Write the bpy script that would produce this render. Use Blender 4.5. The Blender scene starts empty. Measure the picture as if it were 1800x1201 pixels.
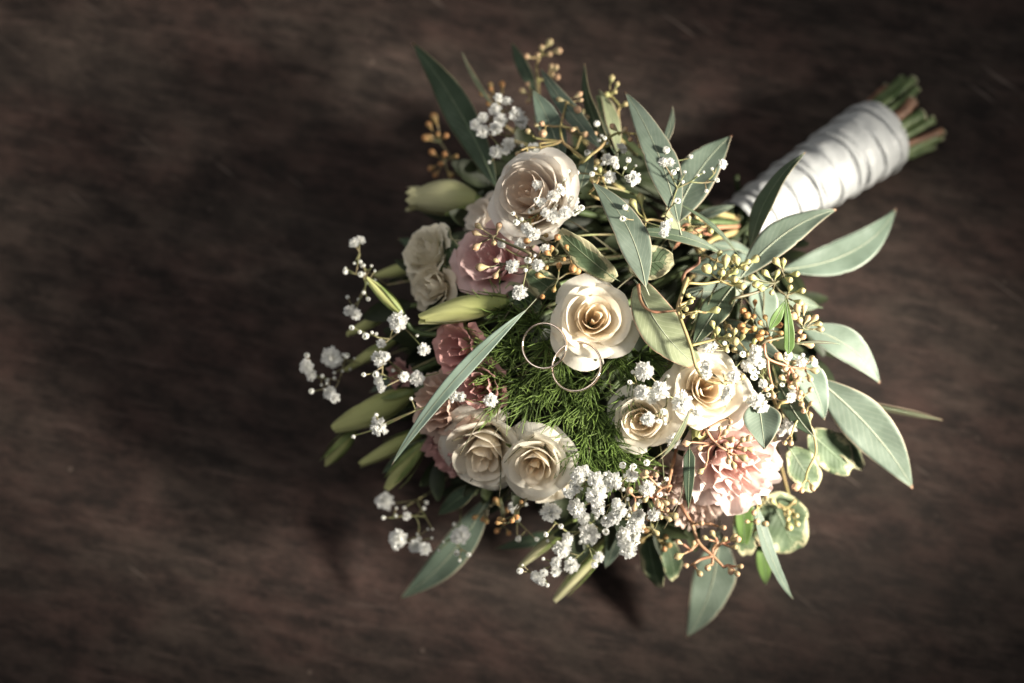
import bpy, math, random
from mathutils import Vector, Matrix
R = math.radians
rnd = random.Random(7)
sc = bpy.context.scene
col = sc.collection

# ------------------------------------------------------------------ camera
TILT = R(8)
LENS = 50.0
AIM = Vector((0, 0, 0.10))
DIST = 0.665
cam_d = bpy.data.cameras.new('camera')
cam = bpy.data.objects.new('camera', cam_d)
col.objects.link(cam)
cam.location = AIM + Vector((0, -math.sin(TILT), math.cos(TILT))) * DIST
cam.rotation_euler = (TILT, 0, 0)
cam_d.lens = LENS
cam_d.sensor_width = 36
cam_d.clip_start = 0.01
cam_d.clip_end = 50
cam_d.dof.use_dof = True
cam_d.dof.focus_distance = 0.622
cam_d.dof.aperture_fstop = 3.4
sc.camera = cam
sc.render.resolution_x = 1024
sc.render.resolution_y = 683
# ------------------------------------------------------------------ light
w = bpy.data.worlds.new('World')
sc.world = w
w.use_nodes = True
bg = w.node_tree.nodes['Background']
bg.inputs[0].default_value = (1.0, 0.99, 0.97, 1)
bg.inputs[1].default_value = 0.10
LDIR = Vector((0.83, -0.17, 0.54)).normalized()       # towards the window
ld = bpy.data.lights.new('window_light', 'SPOT')
ld.shadow_soft_size = 0.075
ld.spot_size = R(24)
ld.spot_blend = 1.0
ld.energy = 222
ld.color = (1.0, 0.925, 0.79)
lo = bpy.data.objects.new('window_light', ld)
col.objects.link(lo)
lo.location = Vector((0.09, -0.005, 0.075)) + LDIR * 0.85
lo.rotation_euler = (-LDIR).to_track_quat('-Z', 'Y').to_euler()
fd = bpy.data.lights.new('soft_fill_light', 'AREA')  # added overhead fill lamp, lifts the shadows and varies the ring reflections
fd.shape = 'SQUARE'
fd.size = 0.9
fd.energy = 5.6
fd.color = (1.0, 0.985, 0.95)
fo = bpy.data.objects.new('soft_fill_light', fd)
col.objects.link(fo)
fo.location = (-0.30, 0.30, 1.25)
fo.rotation_euler = (Vector((-0.02, 0, 0.05)) - fo.location).to_track_quat('-Z', 'Y').to_euler()
sc.view_settings.view_transform = 'Standard'
sc.view_settings.look = 'None'
sc.view_settings.exposure = 0.0
sc.view_settings.gamma = 1.0
sc.view_settings.use_curve_mapping = False
sc.render.engine = 'CYCLES'

# ------------------------------------------------------------------ placing
CR = Matrix.Rotation(TILT, 3, 'X')
CL = Vector(cam.location)
def P(px, py, z):
    """photo pixel (1800 x 1201) -> point at height z metres above the table"""
    d = CR @ Vector(((px - 900) / 1800 * 36 / LENS, -(py - 600.5) / 1800 * 36 / LENS, -1))
    return CL + d * ((z - CL.z) / d.z)
def S(z):
    return (CL.z - z) * 36 / LENS / 1800            # metres per photo pixel at height z
def zs(px, py):
    r = math.hypot((px - 1050) / 1.08, py - 610) / 500
    return 0.045 + 0.088 * math.sqrt(max(0, 1 - r * r))
BIND = P(1300, 397, 0.052)

# ------------------------------------------------------------------ helpers
def catmull(pts, n):
    pts = [Vector(p) for p in pts]
    if len(pts) == 2:
        return [pts[0].lerp(pts[1], i / n) for i in range(n + 1)]
    q = [pts[0] * 2 - pts[1]] + pts + [pts[-1] * 2 - pts[-2]]
    out = []
    for i in range(1, len(q) - 2):
        for k in range(n):
            t = k / n
            a, b, c, d = q[i - 1], q[i], q[i + 1], q[i + 2]
            out.append(0.5 * ((2 * b) + (c - a) * t + (2 * a - 5 * b + 4 * c - d) * t * t + (3 * b - a - 3 * c + d) * t ** 3))
    out.append(pts[-1])
    return out

def wloc(o):
    v = Vector(o.location)
    while o.parent:
        o = o.parent; v += o.location
    return v

class MB:
    def __init__(s):
        s.v = []; s.f = []; s.uv = []; s.mi = []
    def grid(s, fn, nu, nv, m=0, closed=False):
        b = len(s.v)
        for j in range(nv + 1):
            for i in range(nu + 1):
                u, v = i / nu, j / nv
                s.v.append(Vector(fn(u, v))); s.uv.append((u, v))
        for j in range(nv):
            for i in range(nu):
                a = b + j * (nu + 1) + i
                s.f.append((a, a + 1, a + nu + 2, a + nu + 1)); s.mi.append(m)
    def tube(s, pts, r0, r1=None, n=6, m=0, cap=True):
        if r1 is None: r1 = r0
        pts = [Vector(p) for p in pts]
        b = len(s.v); L = len(pts)
        ref = Vector((0, 0, 1))
        for i, p in enumerate(pts):
            t = (pts[min(i + 1, L - 1)] - pts[max(i - 1, 0)])
            if t.length < 1e-9: t = Vector((0, 0, 1))
            t.normalize()
            x = t.cross(ref)
            if x.length < 0.05: x = t.cross(Vector((1, 0, 0)))
            x.normalize(); y = x.cross(t)
            f = i / (L - 1)
            r = r0(f) if callable(r0) else r0 + (r1 - r0) * f
            for k in range(n):
                a = 2 * math.pi * k / n
                s.v.append(p + x * math.cos(a) * r + y * math.sin(a) * r); s.uv.append((k / n, f))
        for i in range(L - 1):
            for k in range(n):
                a = b + i * n + k; c = b + i * n + (k + 1) % n
                s.f.append((a, c, c + n, a + n)); s.mi.append(m)
        if cap:
            s.f.append(tuple(b + k for k in range(n))[::-1]); s.mi.append(m)
            s.f.append(tuple(b + (L - 1) * n + k for k in range(n))); s.mi.append(m)
    def lathe(s, prof, n=10, m=0, M=None):
        b = len(s.v); L = len(prof)
        for j, (r, z) in enumerate(prof):
            for k in range(n):
                a = 2 * math.pi * k / n
                p = Vector((r * math.cos(a), r * math.sin(a), z))
                s.v.append(M @ p if M else p); s.uv.append((k / n, j / (L - 1)))
        for j in range(L - 1):
            for k in range(n):
                a = b + j * n + k; c = b + j * n + (k + 1) % n
                s.f.append((a, c, c + n, a + n)); s.mi.append(m)
    def mesh(s, name, mats, off=None):
        me = bpy.data.meshes.new(name)
        vs = [tuple(v - off) for v in s.v] if off is not None else [tuple(v) for v in s.v]
        me.from_pydata(vs, [], s.f)
        if not isinstance(mats, (list, tuple)): mats = [mats]
        for m in mats: me.materials.append(m)
        uv = me.uv_layers.new(name='UVMap')
        fl = []
        for f in s.f:
            for i in f: fl.extend(s.uv[i])
        uv.data.foreach_set('uv', fl)
        me.polygons.foreach_set('use_smooth', [True] * len(s.f))
        if len(mats) > 1: me.polygons.foreach_set('material_index', s.mi)
        me.update()
        return me
    def build(s, name, mats, parent=None, thick=0):
        off = wloc(parent) if parent else None
        o = bpy.data.objects.new(name, s.mesh(name, mats, off))
        col.objects.link(o)
        if parent: o.parent = parent
        if thick:
            md = o.modifiers.new('thick', 'SOLIDIFY'); md.thickness = thick; md.offset = 0
        return o

def tag(o, label, cat, group=None, kind=None):
    if label: o['label'] = label
    if cat: o['category'] = cat
    if group: o['group'] = group
    if kind: o['kind'] = kind
    return o
def thing(name, label, cat, loc, group=None):
    o = bpy.data.objects.new(name, None)
    o.empty_display_size = 0.01
    col.objects.link(o); o.location = loc
    return tag(o, label, cat, group)
def place(name, me, parent, loc, M3, scale):
    o = bpy.data.objects.new(name, me); col.objects.link(o)
    o.parent = parent
    o.matrix_local = Matrix.LocRotScale(Vector(loc) - parent.location, M3.to_quaternion(), Vector((scale,) * 3) if not isinstance(scale, Vector) else scale)
    return o
def frame(n, spin=0.0):
    n = Vector(n).normalized()
    x = Vector((0, 1, 0)).cross(n)
    if x.length < 0.01: x = Vector((1, 0, 0))
    x.normalize(); y = n.cross(x)
    M = Matrix((x, y, n)).transposed()
    return M @ Matrix.Rotation(spin, 3, 'Z')

# ------------------------------------------------------------------ materials
def srgb(r, g, b):
    f = lambda c: (c / 255 / 12.92) if c / 255 <= 0.04045 else ((c / 255 + 0.055) / 1.055) ** 2.4
    return (f(r), f(g), f(b), 1)
class NT:
    def __init__(s, name):
        s.m = bpy.data.materials.new(name); s.m.use_nodes = True
        s.t = s.m.node_tree; s.n = s.t.nodes; s.l = s.t.links
        s.b = s.n['Principled BSDF']; s.out = s.n['Material Output']
    def new(s, typ, **kw):
        n = s.n.new(typ)
        for k, v in kw.items():
            if k.startswith('i_'):
                key = k[2:]; key = int(key) if key.isdigit() else key
                s.set(n.inputs[key], v)
            else: setattr(n, k, v)
        return n
    def set(s, inp, v):
        if hasattr(v, 'is_output') or isinstance(v, bpy.types.NodeSocket): s.l.new(v, inp)
        else: inp.default_value = v
    def noise(s, scale, detail=3, vec=None, rough=0.55):
        n = s.new('ShaderNodeTexNoise'); n.inputs['Scale'].default_value = scale
        n.inputs['Detail'].default_value = detail; n.inputs['Roughness'].default_value = rough
        if vec is not None: s.l.new(vec, n.inputs['Vector'])
        return n.outputs['Fac']
    def math(s, op, a, b=0.0, c=0.0, clamp=False):
        n = s.new('ShaderNodeMath', operation=op, use_clamp=clamp)
        s.set(n.inputs[0], a); s.set(n.inputs[1], b); s.set(n.inputs[2], c)
        return n.outputs[0]
    def mix(s, f, a, b, mode='MIX'):
        n = s.new('ShaderNodeMix', data_type='RGBA', blend_type=mode)
        s.set(n.inputs[0], f); s.set(n.inputs[6], a); s.set(n.inputs[7], b)
        return n.outputs[2]
    def step(s, x, lo, hi):
        n = s.new('ShaderNodeMapRange', interpolation_type='SMOOTHSTEP')
        s.set(n.inputs[0], x); n.inputs[1].default_value = lo; n.inputs[2].default_value = hi
        return n.outputs[0]
    def coord(s, k='Object'):
        return s.new('ShaderNodeTexCoord').outputs[k]
    def uv(s):
        x = s.new('ShaderNodeSeparateXYZ'); s.l.new(s.coord('UV'), x.inputs[0])
        return x.outputs[0], x.outputs[1]
    def world(s):
        return s.new('ShaderNodeNewGeometry').outputs['Position']
    def bump(s, h, strength=0.3, dist=0.001):
        n = s.new('ShaderNodeBump'); n.inputs['Strength'].default_value = strength
        n.inputs['Distance'].default_value = dist; s.l.new(h, n.inputs['Height'])
        s.l.new(n.outputs[0], s.b.inputs['Normal'])
        return n.outputs[0]
    def finish(s, colr, rough=0.5, spec=0.5, transl=0.0, tcol=None, sheen=0.0):
        s.set(s.b.inputs['Base Color'], colr); s.set(s.b.inputs['Roughness'], rough)
        s.b.inputs['Specular IOR Level'].default_value = spec
        if sheen: s.b.inputs['Sheen Weight'].default_value = sheen
        if transl:
            t = s.new('ShaderNodeBsdfTranslucent'); s.set(t.inputs[0], tcol if tcol is not None else colr)
            mx = s.new('ShaderNodeMixShader'); mx.inputs[0].default_value = transl
            s.l.new(s.b.outputs[0], mx.inputs[1]); s.l.new(t.outputs[0], mx.inputs[2])
            s.l.new(mx.outputs[0], s.out.inputs[0])
        return s.m

def petal_mat(name, rim, base, transl=0.3, streak=0.12):
    m = NT(name); u, v = m.uv()
    oi = m.new('ShaderNodeObjectInfo')
    n1 = m.noise(60, 4, m.world())
    c = m.mix(m.step(m.math('ADD', v, m.math('MULTIPLY', n1, 0.35)), 0.12, 0.95), base, rim)
    c = m.mix(1.0, c, oi.outputs['Color'], 'MULTIPLY')
    vv = m.new('ShaderNodeCombineXYZ'); m.set(vv.inputs[0], m.math('MULTIPLY', u, 34)); m.set(vv.inputs[1], m.math('MULTIPLY', v, 2.2))
    m.set(vv.inputs[2], m.math('MULTIPLY', oi.outputs['Random'], 40))
    st = m.noise(1.0, 4, vv.outputs[0])
    c = m.mix(m.math('MULTIPLY', m.step(st, 0.5, 0.75), streak), c, (base[0] * .75, base[1] * .7, base[2] * .6, 1))
    sp = m.noise(420, 2, m.world())
    edge = m.math('MULTIPLY', m.step(v, 0.93, 1.0), m.step(m.noise(170, 3, m.world()), 0.52, 0.7))
    c = m.mix(m.math('MULTIPLY', edge, 0.5), c, (base[0] * .62, base[1] * .5, base[2] * .38, 1))
    m.bump(m.math('ADD', st, m.math('MULTIPLY', sp, 0.3)), 0.22, 0.0006)
    return m.finish(c, 0.55, 0.3, transl, None, 0.15)

M = {}
M['cream'] = petal_mat('cream_petal', (0.90, 0.86, 0.765, 1), (0.88, 0.79, 0.63, 1), 0.47)
M['white'] = petal_mat('white_petal', (0.90, 0.86, 0.80, 1), (0.88, 0.74, 0.61, 1), 0.42)
M['pink'] = petal_mat('light_pink_petal', (0.83, 0.70, 0.665, 1), (0.82, 0.57, 0.53, 1), 0.42)
M['mauve'] = petal_mat('mauve_pink_petal', (0.80, 0.58, 0.57, 1), (0.70, 0.43, 0.42, 1), 0.42)
M['rosepink'] = petal_mat('deep_pink_petal', (0.64, 0.37, 0.35, 1), (0.52, 0.25, 0.24, 1), 0.42)
M['peach'] = petal_mat('peach_petal', (0.74, 0.56, 0.47, 1), (0.62, 0.40, 0.32, 1), 0.42)
M['beige'] = petal_mat('beige_pink_petal', (0.66, 0.53, 0.47, 1), (0.58, 0.42, 0.36, 1), 0.36)
M['budpetal'] = petal_mat('green_bud_petal', (0.52, 0.53, 0.23, 1), (0.30, 0.34, 0.11, 1), 0.22, 0.3)
M['budpale'] = petal_mat('pale_bud_petal', (0.56, 0.54, 0.32, 1), (0.38, 0.40, 0.18, 1), 0.22, 0.3)
M['creamgreen'] = petal_mat('greenish_cream_petal', (0.86, 0.80, 0.66, 1), (0.68, 0.64, 0.42, 1), 0.28, 0.3)

def leaf_mat(name, top, vein, edge, under, rough=0.5, veinamt=0.35, spots=True):
    m = NT(name); u, v = m.uv()
    a = m.math('ABSOLUTE', m.math('SUBTRACT', u, 0.5))
    w = m.world()
    oi = m.new('ShaderNodeObjectInfo')
    n = m.noise(70, 4, w); n2 = m.noise(320, 3, w)
    c = m.mix(m.step(n, 0.3, 0.72), (top[0] * .78, top[1] * .80, top[2] * .76, 1), (top[0] * 1.14, top[1] * 1.12, top[2] * 1.12, 1))
    c = m.mix(m.math('MULTIPLY', m.step(m.noise(22, 5, w, 0.7), 0.48, 0.72), 0.45), c, (top[0] * 1.5 + .02, top[1] * 1.42 + .02, top[2] * 1.5 + .025, 1))
    c = m.mix(oi.outputs['Random'], m.mix(1.0, c, (0.72, 0.76, 0.70, 1), 'MULTIPLY'), m.mix(1.0, c, (1.18, 1.12, 1.06, 1), 'MULTIPLY'))
    ph = m.math('SUBTRACT', m.math('MULTIPLY', v, 15.0), m.math('MULTIPLY', a, 7.0))
    ph = m.math('ADD', ph, m.math('MULTIPLY', n, 1.2))
    sv = m.math('ABSOLUTE', m.math('SUBTRACT', m.math('FRACT', ph), 0.5))
    vl = m.math('MULTIPLY', m.step(m.math('SUBTRACT', 0.5, sv), 0.42, 0.5), veinamt)
    c = m.mix(vl, c, vein)
    c = m.mix(m.math('MULTIPLY', m.step(n2, 0.5, 0.8), 0.14), c, (top[0] * .5, top[1] * .55, top[2] * .5, 1))
    if spots:
        vo = m.new('ShaderNodeTexVoronoi'); vo.inputs['Scale'].default_value = 75; m.l.new(w, vo.inputs['Vector'])
        sp = m.math('MULTIPLY', m.step(m.math('SUBTRACT', 0.11, vo.outputs['Distance']), 0.0, 0.07),
                    m.step(m.noise(28, 1, w), 0.6, 0.63))
        c = m.mix(m.math('MULTIPLY', sp, 0.75), c, (0.20, 0.09, 0.07, 1))
    e = m.step(m.math('ADD', a, m.math('MULTIPLY', m.math('SUBTRACT', m.noise(120, 2, w), 0.5), 0.03)), 0.462, 0.497)
    c = m.mix(m.math('MULTIPLY', e, 0.75), c, edge)
    tip = m.step(v, 0.965, 0.995)
    c = m.mix(m.math('MULTIPLY', tip, 0.8), c, (0.34, 0.15, 0.09, 1))
    ge = m.new('ShaderNodeNewGeometry')
    c = m.mix(m.math('MULTIPLY', ge.outputs['Backfacing'], 0.0), c, under)
    h = m.math('ADD', m.math('MULTIPLY', vl, -0.8), m.math('ADD', m.math('MULTIPLY', n2, 0.35), m.noise(160, 3, w)))
    m.bump(h, 0.25, 0.0006)
    return m.finish(c, m.math('ADD', rough, m.math('MULTIPLY', n2, 0.2)), 0.28, 0.12, (top[0] * 1.2, top[1] * 1.35, top[2] * .8, 1))
PALE = (0.27, 0.30, 0.23, 1)
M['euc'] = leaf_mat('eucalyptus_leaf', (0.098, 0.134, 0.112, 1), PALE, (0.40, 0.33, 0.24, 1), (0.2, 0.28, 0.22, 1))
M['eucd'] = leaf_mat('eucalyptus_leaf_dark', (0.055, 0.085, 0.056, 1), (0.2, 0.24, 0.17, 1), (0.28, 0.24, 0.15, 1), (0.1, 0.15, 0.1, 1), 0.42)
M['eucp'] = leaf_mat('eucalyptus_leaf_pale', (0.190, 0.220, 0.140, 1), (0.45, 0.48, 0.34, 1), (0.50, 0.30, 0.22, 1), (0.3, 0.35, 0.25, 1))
M['euca'] = leaf_mat('eucalyptus_leaf_aqua', (0.128, 0.172, 0.146, 1), PALE, (0.46, 0.50, 0.42, 1), (0.3, 0.4, 0.33, 1), 0.45, 0.15, False)
M['eucl'] = leaf_mat('eucalyptus_leaf_light', (0.25, 0.345, 0.30, 1), (0.34, 0.42, 0.37, 1), (0.42, 0.48, 0.42, 1), (0.3, 0.4, 0.35, 1), 0.45, 0.1, False)
M['eucb'] = leaf_mat('eucalyptus_leaf_brown', (0.055, 0.052, 0.034, 1), (0.10, 0.09, 0.06, 1), (0.16, 0.11, 0.08, 1), (0.15, 0.12, 0.1, 1))
M['blade'] = leaf_mat('green_blade', (0.085, 0.15, 0.045, 1), (0.2, 0.28, 0.1, 1), (0.2, 0.25, 0.1, 1), (0.1, 0.2, 0.07, 1), 0.4, 0.2, False)
def plain(name, c1, c2, scale=200, rough=0.5, spec=0.4, transl=0, bump=0.2):
    m = NT(name); w = m.world(); n = m.noise(scale, 4, w)
    c = m.mix(m.step(n, 0.3, 0.7), c1, c2)
    if bump: m.bump(n, bump, 0.0005)
    return m.finish(c, rough, spec, transl)
M['rib'] = plain('pale_midrib', (0.24, 0.28, 0.20, 1), (0.32, 0.33, 0.24, 1))
M['ribd'] = plain('dark_midrib', (0.13, 0.19, 0.11, 1), (0.2, 0.22, 0.14, 1))
M['twig'] = plain('olive_twig', (0.24, 0.23, 0.09, 1), (0.34, 0.24, 0.12, 1), 120)
M['twigred'] = plain('red_twig', (0.36, 0.16, 0.10, 1), (0.29, 0.18, 0.10, 1), 120)
M['twigdark'] = plain('dark_twig', (0.07, 0.08, 0.035, 1), (0.13, 0.10, 0.06, 1), 150)
M['gypstem'] = plain('thin_green_stem', (0.17, 0.20, 0.08, 1), (0.26, 0.20, 0.12, 1), 150)
M['green'] = plain('green_stem', (0.045, 0.075, 0.025, 1), (0.13, 0.17, 0.075, 1), 90)
M['sepal'] = plain('green_sepal', (0.12, 0.165, 0.05, 1), (0.21, 0.25, 0.09, 1), 160, 0.5, 0.3, 0.08)
M['brown'] = plain('brown_stem', (0.11, 0.055, 0.035, 1), (0.22, 0.12, 0.075, 1), 150)
M['cut'] = plain('cut_stem_end', (0.42, 0.40, 0.27, 1), (0.22, 0.22, 0.15, 1), 500, 0.8)
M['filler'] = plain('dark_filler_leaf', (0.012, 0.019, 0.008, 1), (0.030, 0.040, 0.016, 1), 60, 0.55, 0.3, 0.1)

def variegated():
    m = NT('variegated_leaf'); u, v = m.uv(); w = m.world()
    a = m.math('MULTIPLY', m.math('ABSOLUTE', m.math('SUBTRACT', u, 0.5)), 2.0)
    e = m.math('MAXIMUM', a, m.math('ABSOLUTE', m.math('SUBTRACT', m.math('MULTIPLY', v, 1.9), 0.95)))
    n = m.noise(160, 4, w, 0.65); n2 = m.noise(45, 2, w)
    e = m.math('ADD', e, m.math('ADD', m.math('MULTIPLY', m.math('SUBTRACT', n, 0.5), 1.1), m.math('MULTIPLY', m.math('SUBTRACT', n2, 0.5), 1.1)))
    k = m.step(e, 0.80, 0.88)
    k2 = m.step(e, 0.58, 0.66)
    c = m.mix(m.step(n2, 0.35, 0.65), (0.032, 0.052, 0.025, 1), (0.070, 0.105, 0.055, 1))
    c = m.mix(m.math('MULTIPLY', k2, 0.55), c, (0.13, 0.17, 0.095, 1))
    c = m.mix(k, c, m.mix(n, (0.42, 0.38, 0.25, 1), (0.33, 0.33, 0.19, 1)))
    ph = m.math('FRACT', m.math('SUBTRACT', m.math('MULTIPLY', v, 9.0), m.math('MULTIPLY', a, 2.5)))
    m.bump(m.math('ADD', m.step(ph, 0.0, 0.25), n), 0.35, 0.0007)
    return m.finish(c, 0.6, 0.25, 0.12)
M['varieg'] = variegated()

def budmat(name, g1, g2, tipc):
    m = NT(name); u, v = m.uv(); oi = m.new('ShaderNodeObjectInfo'); w = m.world()
    n = m.noise(180, 3, w)
    c = m.mix(oi.outputs['Random'], g1, g2)
    r = m.math('ADD', m.math('MULTIPLY', m.math('SUBTRACT', oi.outputs['Random'], 0.5), 0.3), m.math('MULTIPLY', n, 0.3))
    c = m.mix(m.math('MULTIPLY', m.step(m.math('ADD', v, r), 0.62, 1.05), 0.9), c, tipc)
    sp = m.noise(900, 2, w)
    c = m.mix(m.math('MULTIPLY', m.step(sp, 0.56, 0.75), 0.35), c, (0.20, 0.13, 0.05, 1))
    m.bump(m.math('ADD', sp, n), 0.25, 0.0004)
    return m.finish(c, 0.46, 0.4)
M['budg'] = budmat('green_seed_bud', (0.33, 0.34, 0.14, 1), (0.38, 0.37, 0.18, 1), (0.42, 0.33, 0.17, 1))
M['budo'] = budmat('peach_seed_bud', (0.33, 0.29, 0.15, 1), (0.38, 0.31, 0.19, 1), (0.45, 0.27, 0.17, 1))
M['budb'] = budmat('brown_seed_bud', (0.26, 0.20, 0.08, 1), (0.32, 0.20, 0.09, 1), (0.42, 0.20, 0.08, 1))
def gyp():
    m = NT('white_blossom'); u, v = m.uv(); w = m.world()
    n = m.noise(500, 3, w)
    c = m.mix(m.step(v, 0.0, 0.55), (0.88, 0.89, 0.76, 1), (0.96, 0.96, 0.94, 1))
    c = m.mix(m.math('MULTIPLY', m.step(n, 0.55, 0.8), 0.25), c, (0.6, 0.58, 0.5, 1))
    return m.finish(c, 0.75, 0.1, 0.52)
M['gyp'] = gyp()
def fil():
    m = NT('feathery_filament'); u, v = m.uv(); w = m.world()
    n = m.noise(40, 2, w)
    c = m.mix(m.math('POWER', v, 1.3), (0.03, 0.055, 0.014, 1), m.mix(n, (0.11, 0.205, 0.04, 1), (0.28, 0.38, 0.10, 1)))  # roots darkened in colour to paint the shaded gaps between filaments
    return m.finish(c, 0.45, 0.4, 0.2)
M['fil'] = fil()
def gold():
    m = NT('polished_rose_gold'); w = m.world()
    n = m.noise(900, 2, w); m.bump(n, 0.03, 0.0002)
    m.b.inputs['Metallic'].default_value = 1.0
    return m.finish((0.93, 0.79, 0.67, 1), 0.13)
M['gold'] = gold()
def satin():
    m = NT('white_satin'); u, v = m.uv(); w = m.world()
    cv = m.new('ShaderNodeCombineXYZ'); m.set(cv.inputs[0], m.math('MULTIPLY', u, 9)); m.set(cv.inputs[1], m.math('MULTIPLY', v, 1.2))
    oi = m.new('ShaderNodeObjectInfo'); m.set(cv.inputs[2], m.math('MULTIPLY', oi.outputs['Random'], 30))
    n = m.noise(2.0, 4, cv.outputs[0]); f = m.noise(1500, 2, w)
    c = m.mix(n, (0.36, 0.375, 0.385, 1), (0.46, 0.475, 0.48, 1))
    m.bump(m.math('ADD', n, m.math('MULTIPLY', f, 0.12)), 0.5, 0.002)
    return m.finish(c, 0.42, 0.45, 0.08, None, 0.3)
M['satin'] = satin()
def wood():
    m = NT('dark_worn_wood')
    def mapped(sx, sy, rot):
        mp = m.new('ShaderNodeMapping', vector_type='TEXTURE'); m.l.new(m.coord('Object'), mp.inputs[0])
        mp.inputs['Rotation'].default_value = (0, 0, R(rot)); mp.inputs['Scale'].default_value = (1 / sx, 1 / sy, 1)
        return mp.outputs[0]
    va, vb, vc = mapped(1, 8, -11), mapped(1, 2.0, -16), mapped(1.0, 1.7, -24)
    g = m.noise(24, 9, va, 0.76)
    blot = m.noise(40, 10, vb, 0.78)
    big = m.noise(6.5, 4, vc, 0.6)
    hue = m.noise(9, 3, vb)
    fine = m.noise(300, 3, va)
    lt = m.mix(m.step(hue, 0.38, 0.62), (0.062, 0.038, 0.0325, 1), (0.056, 0.043, 0.036, 1))
    c = m.mix(m.step(blot, 0.34, 0.68), (0.0115, 0.0084, 0.0074, 1), lt)
    c = m.mix(m.math('MULTIPLY', m.step(g, 0.50, 0.72), 0.65), c, (0.098, 0.070, 0.060, 1))
    c = m.mix(m.math('MULTIPLY', m.step(m.math('SUBTRACT', 1.0, g), 0.54, 0.74), 0.5), c, (0.010, 0.0085, 0.008, 1))
    c = m.mix(m.math('MULTIPLY', m.step(big, 0.45, 0.70), 0.5), c, (0.0115, 0.0092, 0.0083, 1))
    scr = m.math('MULTIPLY', m.step(m.noise(14, 2, mapped(1, 16, -38)), 0.67, 0.74), m.step(m.noise(7, 2, vb), 0.50, 0.62))
    c = m.mix(m.math('MULTIPLY', scr, 0.75), c, (0.16, 0.13, 0.115, 1))
    scf = m.math('MULTIPLY', m.step(m.noise(95, 5, vb, 0.7), 0.60, 0.72), m.step(m.noise(5, 2, m.coord('Object')), 0.5, 0.65))
    c = m.mix(m.math('MULTIPLY', scf, 0.45), c, (0.12, 0.095, 0.082, 1))
    vo = m.new('ShaderNodeTexVoronoi'); vo.inputs['Scale'].default_value = 44; m.l.new(m.coord('Object'), vo.inputs['Vector'])
    fleck = m.math('MULTIPLY', m.step(m.math('SUBTRACT', 0.070, vo.outputs['Distance']), 0.0, 0.035), m.step(m.noise(21, 2, m.coord('Object')), 0.47, 0.60))
    c = m.mix(m.math('MULTIPLY', fleck, 0.5), c, (0.16, 0.125, 0.105, 1))
    c = m.mix(1.0, c, (0.95, 0.91, 0.89, 1), 'MULTIPLY')
    m.bump(m.math('ADD', g, m.math('ADD', m.math('MULTIPLY', fine, 0.3), blot)), 0.6, 0.002)
    return m.finish(c, m.math('ADD', 0.55, m.math('MULTIPLY', blot, 0.3)), 0.2)
M['wood'] = wood()

# ------------------------------------------------------------------ table
tb = MB()
X, Y, H = 1.0, 0.8, 0.04
c = [Vector((x, y, z)) for z in (-H, -0.004, 0) for (x, y) in ((-X, -Y), (X, -Y), (X, Y), (-X, Y))]
for k in range(8, 12): c[k] = Vector((c[k].x * 0.996, c[k].y * 0.996, 0))
tb.v = c; tb.uv = [(0, 0)] * 12
tb.f = [(8, 9, 10, 11), (3, 2, 1, 0)] + [(a + i, a + (i + 1) % 4, a + 4 + (i + 1) % 4, a + 4 + i) for a in (0, 4) for i in range(4)]
tb.mi = [0] * len(tb.f)
t = tb.build('table_top', M['wood'])
for p in t.data.polygons: p.use_smooth = False
tag(t, 'dark brown worn wooden table top under the bouquet', 'table', kind='structure')

# ------------------------------------------------------------------ handle
hA, hB = P(1300, 398, 0.050), P(1549, 236, 0.0215)
hax = (hB - hA).normalized(); hL = (hB - hA).length
hx = hax.cross(Vector((0, 0, 1))).normalized(); hy = hx.cross(hax)
def hrad(s): return 0.0128 + 0.0072 * s ** 0.8
wrap = thing('ribbon_wrap', 'white satin ribbon wound in overlapping turns around the bouquet handle', 'ribbon', hA)
NT_ = 11
for k in range(NT_):
    s0, s1 = (k - 0.12 + .3 * math.sin(k * 2.1)) / NT_, (k + 1.3 + .3 * math.sin(k * 2.1 + 2.1)) / NT_
    s1 = min(s1, 1.0); s0 = max(s0, 0)
    r2 = random.Random(k); ph = [r2.uniform(0, 6.28) for _ in range(6)]; sl = r2.uniform(0.008, 0.028)
    def fn(u, v, s0=s0, s1=s1, ph=ph, k=k, sl=sl):
        a = 2 * math.pi * u
        s = s0 + (s1 - s0) * v
        s += sl * math.sin(a + 0.7 + 0.3 * ph[0]) * (1 if 0 < k < NT_ - 1 else (v if k == 0 else 1 - v))
        r = hrad(max(0, min(1, s)))
        r += 0.0021 * (1 - v) ** 1.0 - 0.0006 + 0.00022 * math.sin(a * 4 + ph[1] + v * 3) + 0.00010 * math.sin(a * 9 + ph[2] - 4 * v)
        r += 0.0004 * math.sin(v * 9 + ph[3] + 2 * math.sin(a * 2 + ph[4]))
        if v < 0.04: r -= 0.0008
        return hA + hax * (s * hL) + hx * math.cos(a) * r + hy * math.sin(a) * r
    mb = MB(); mb.grid(fn, 64, 14); mb.build('ribbon_turn', M['satin'], wrap)

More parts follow.
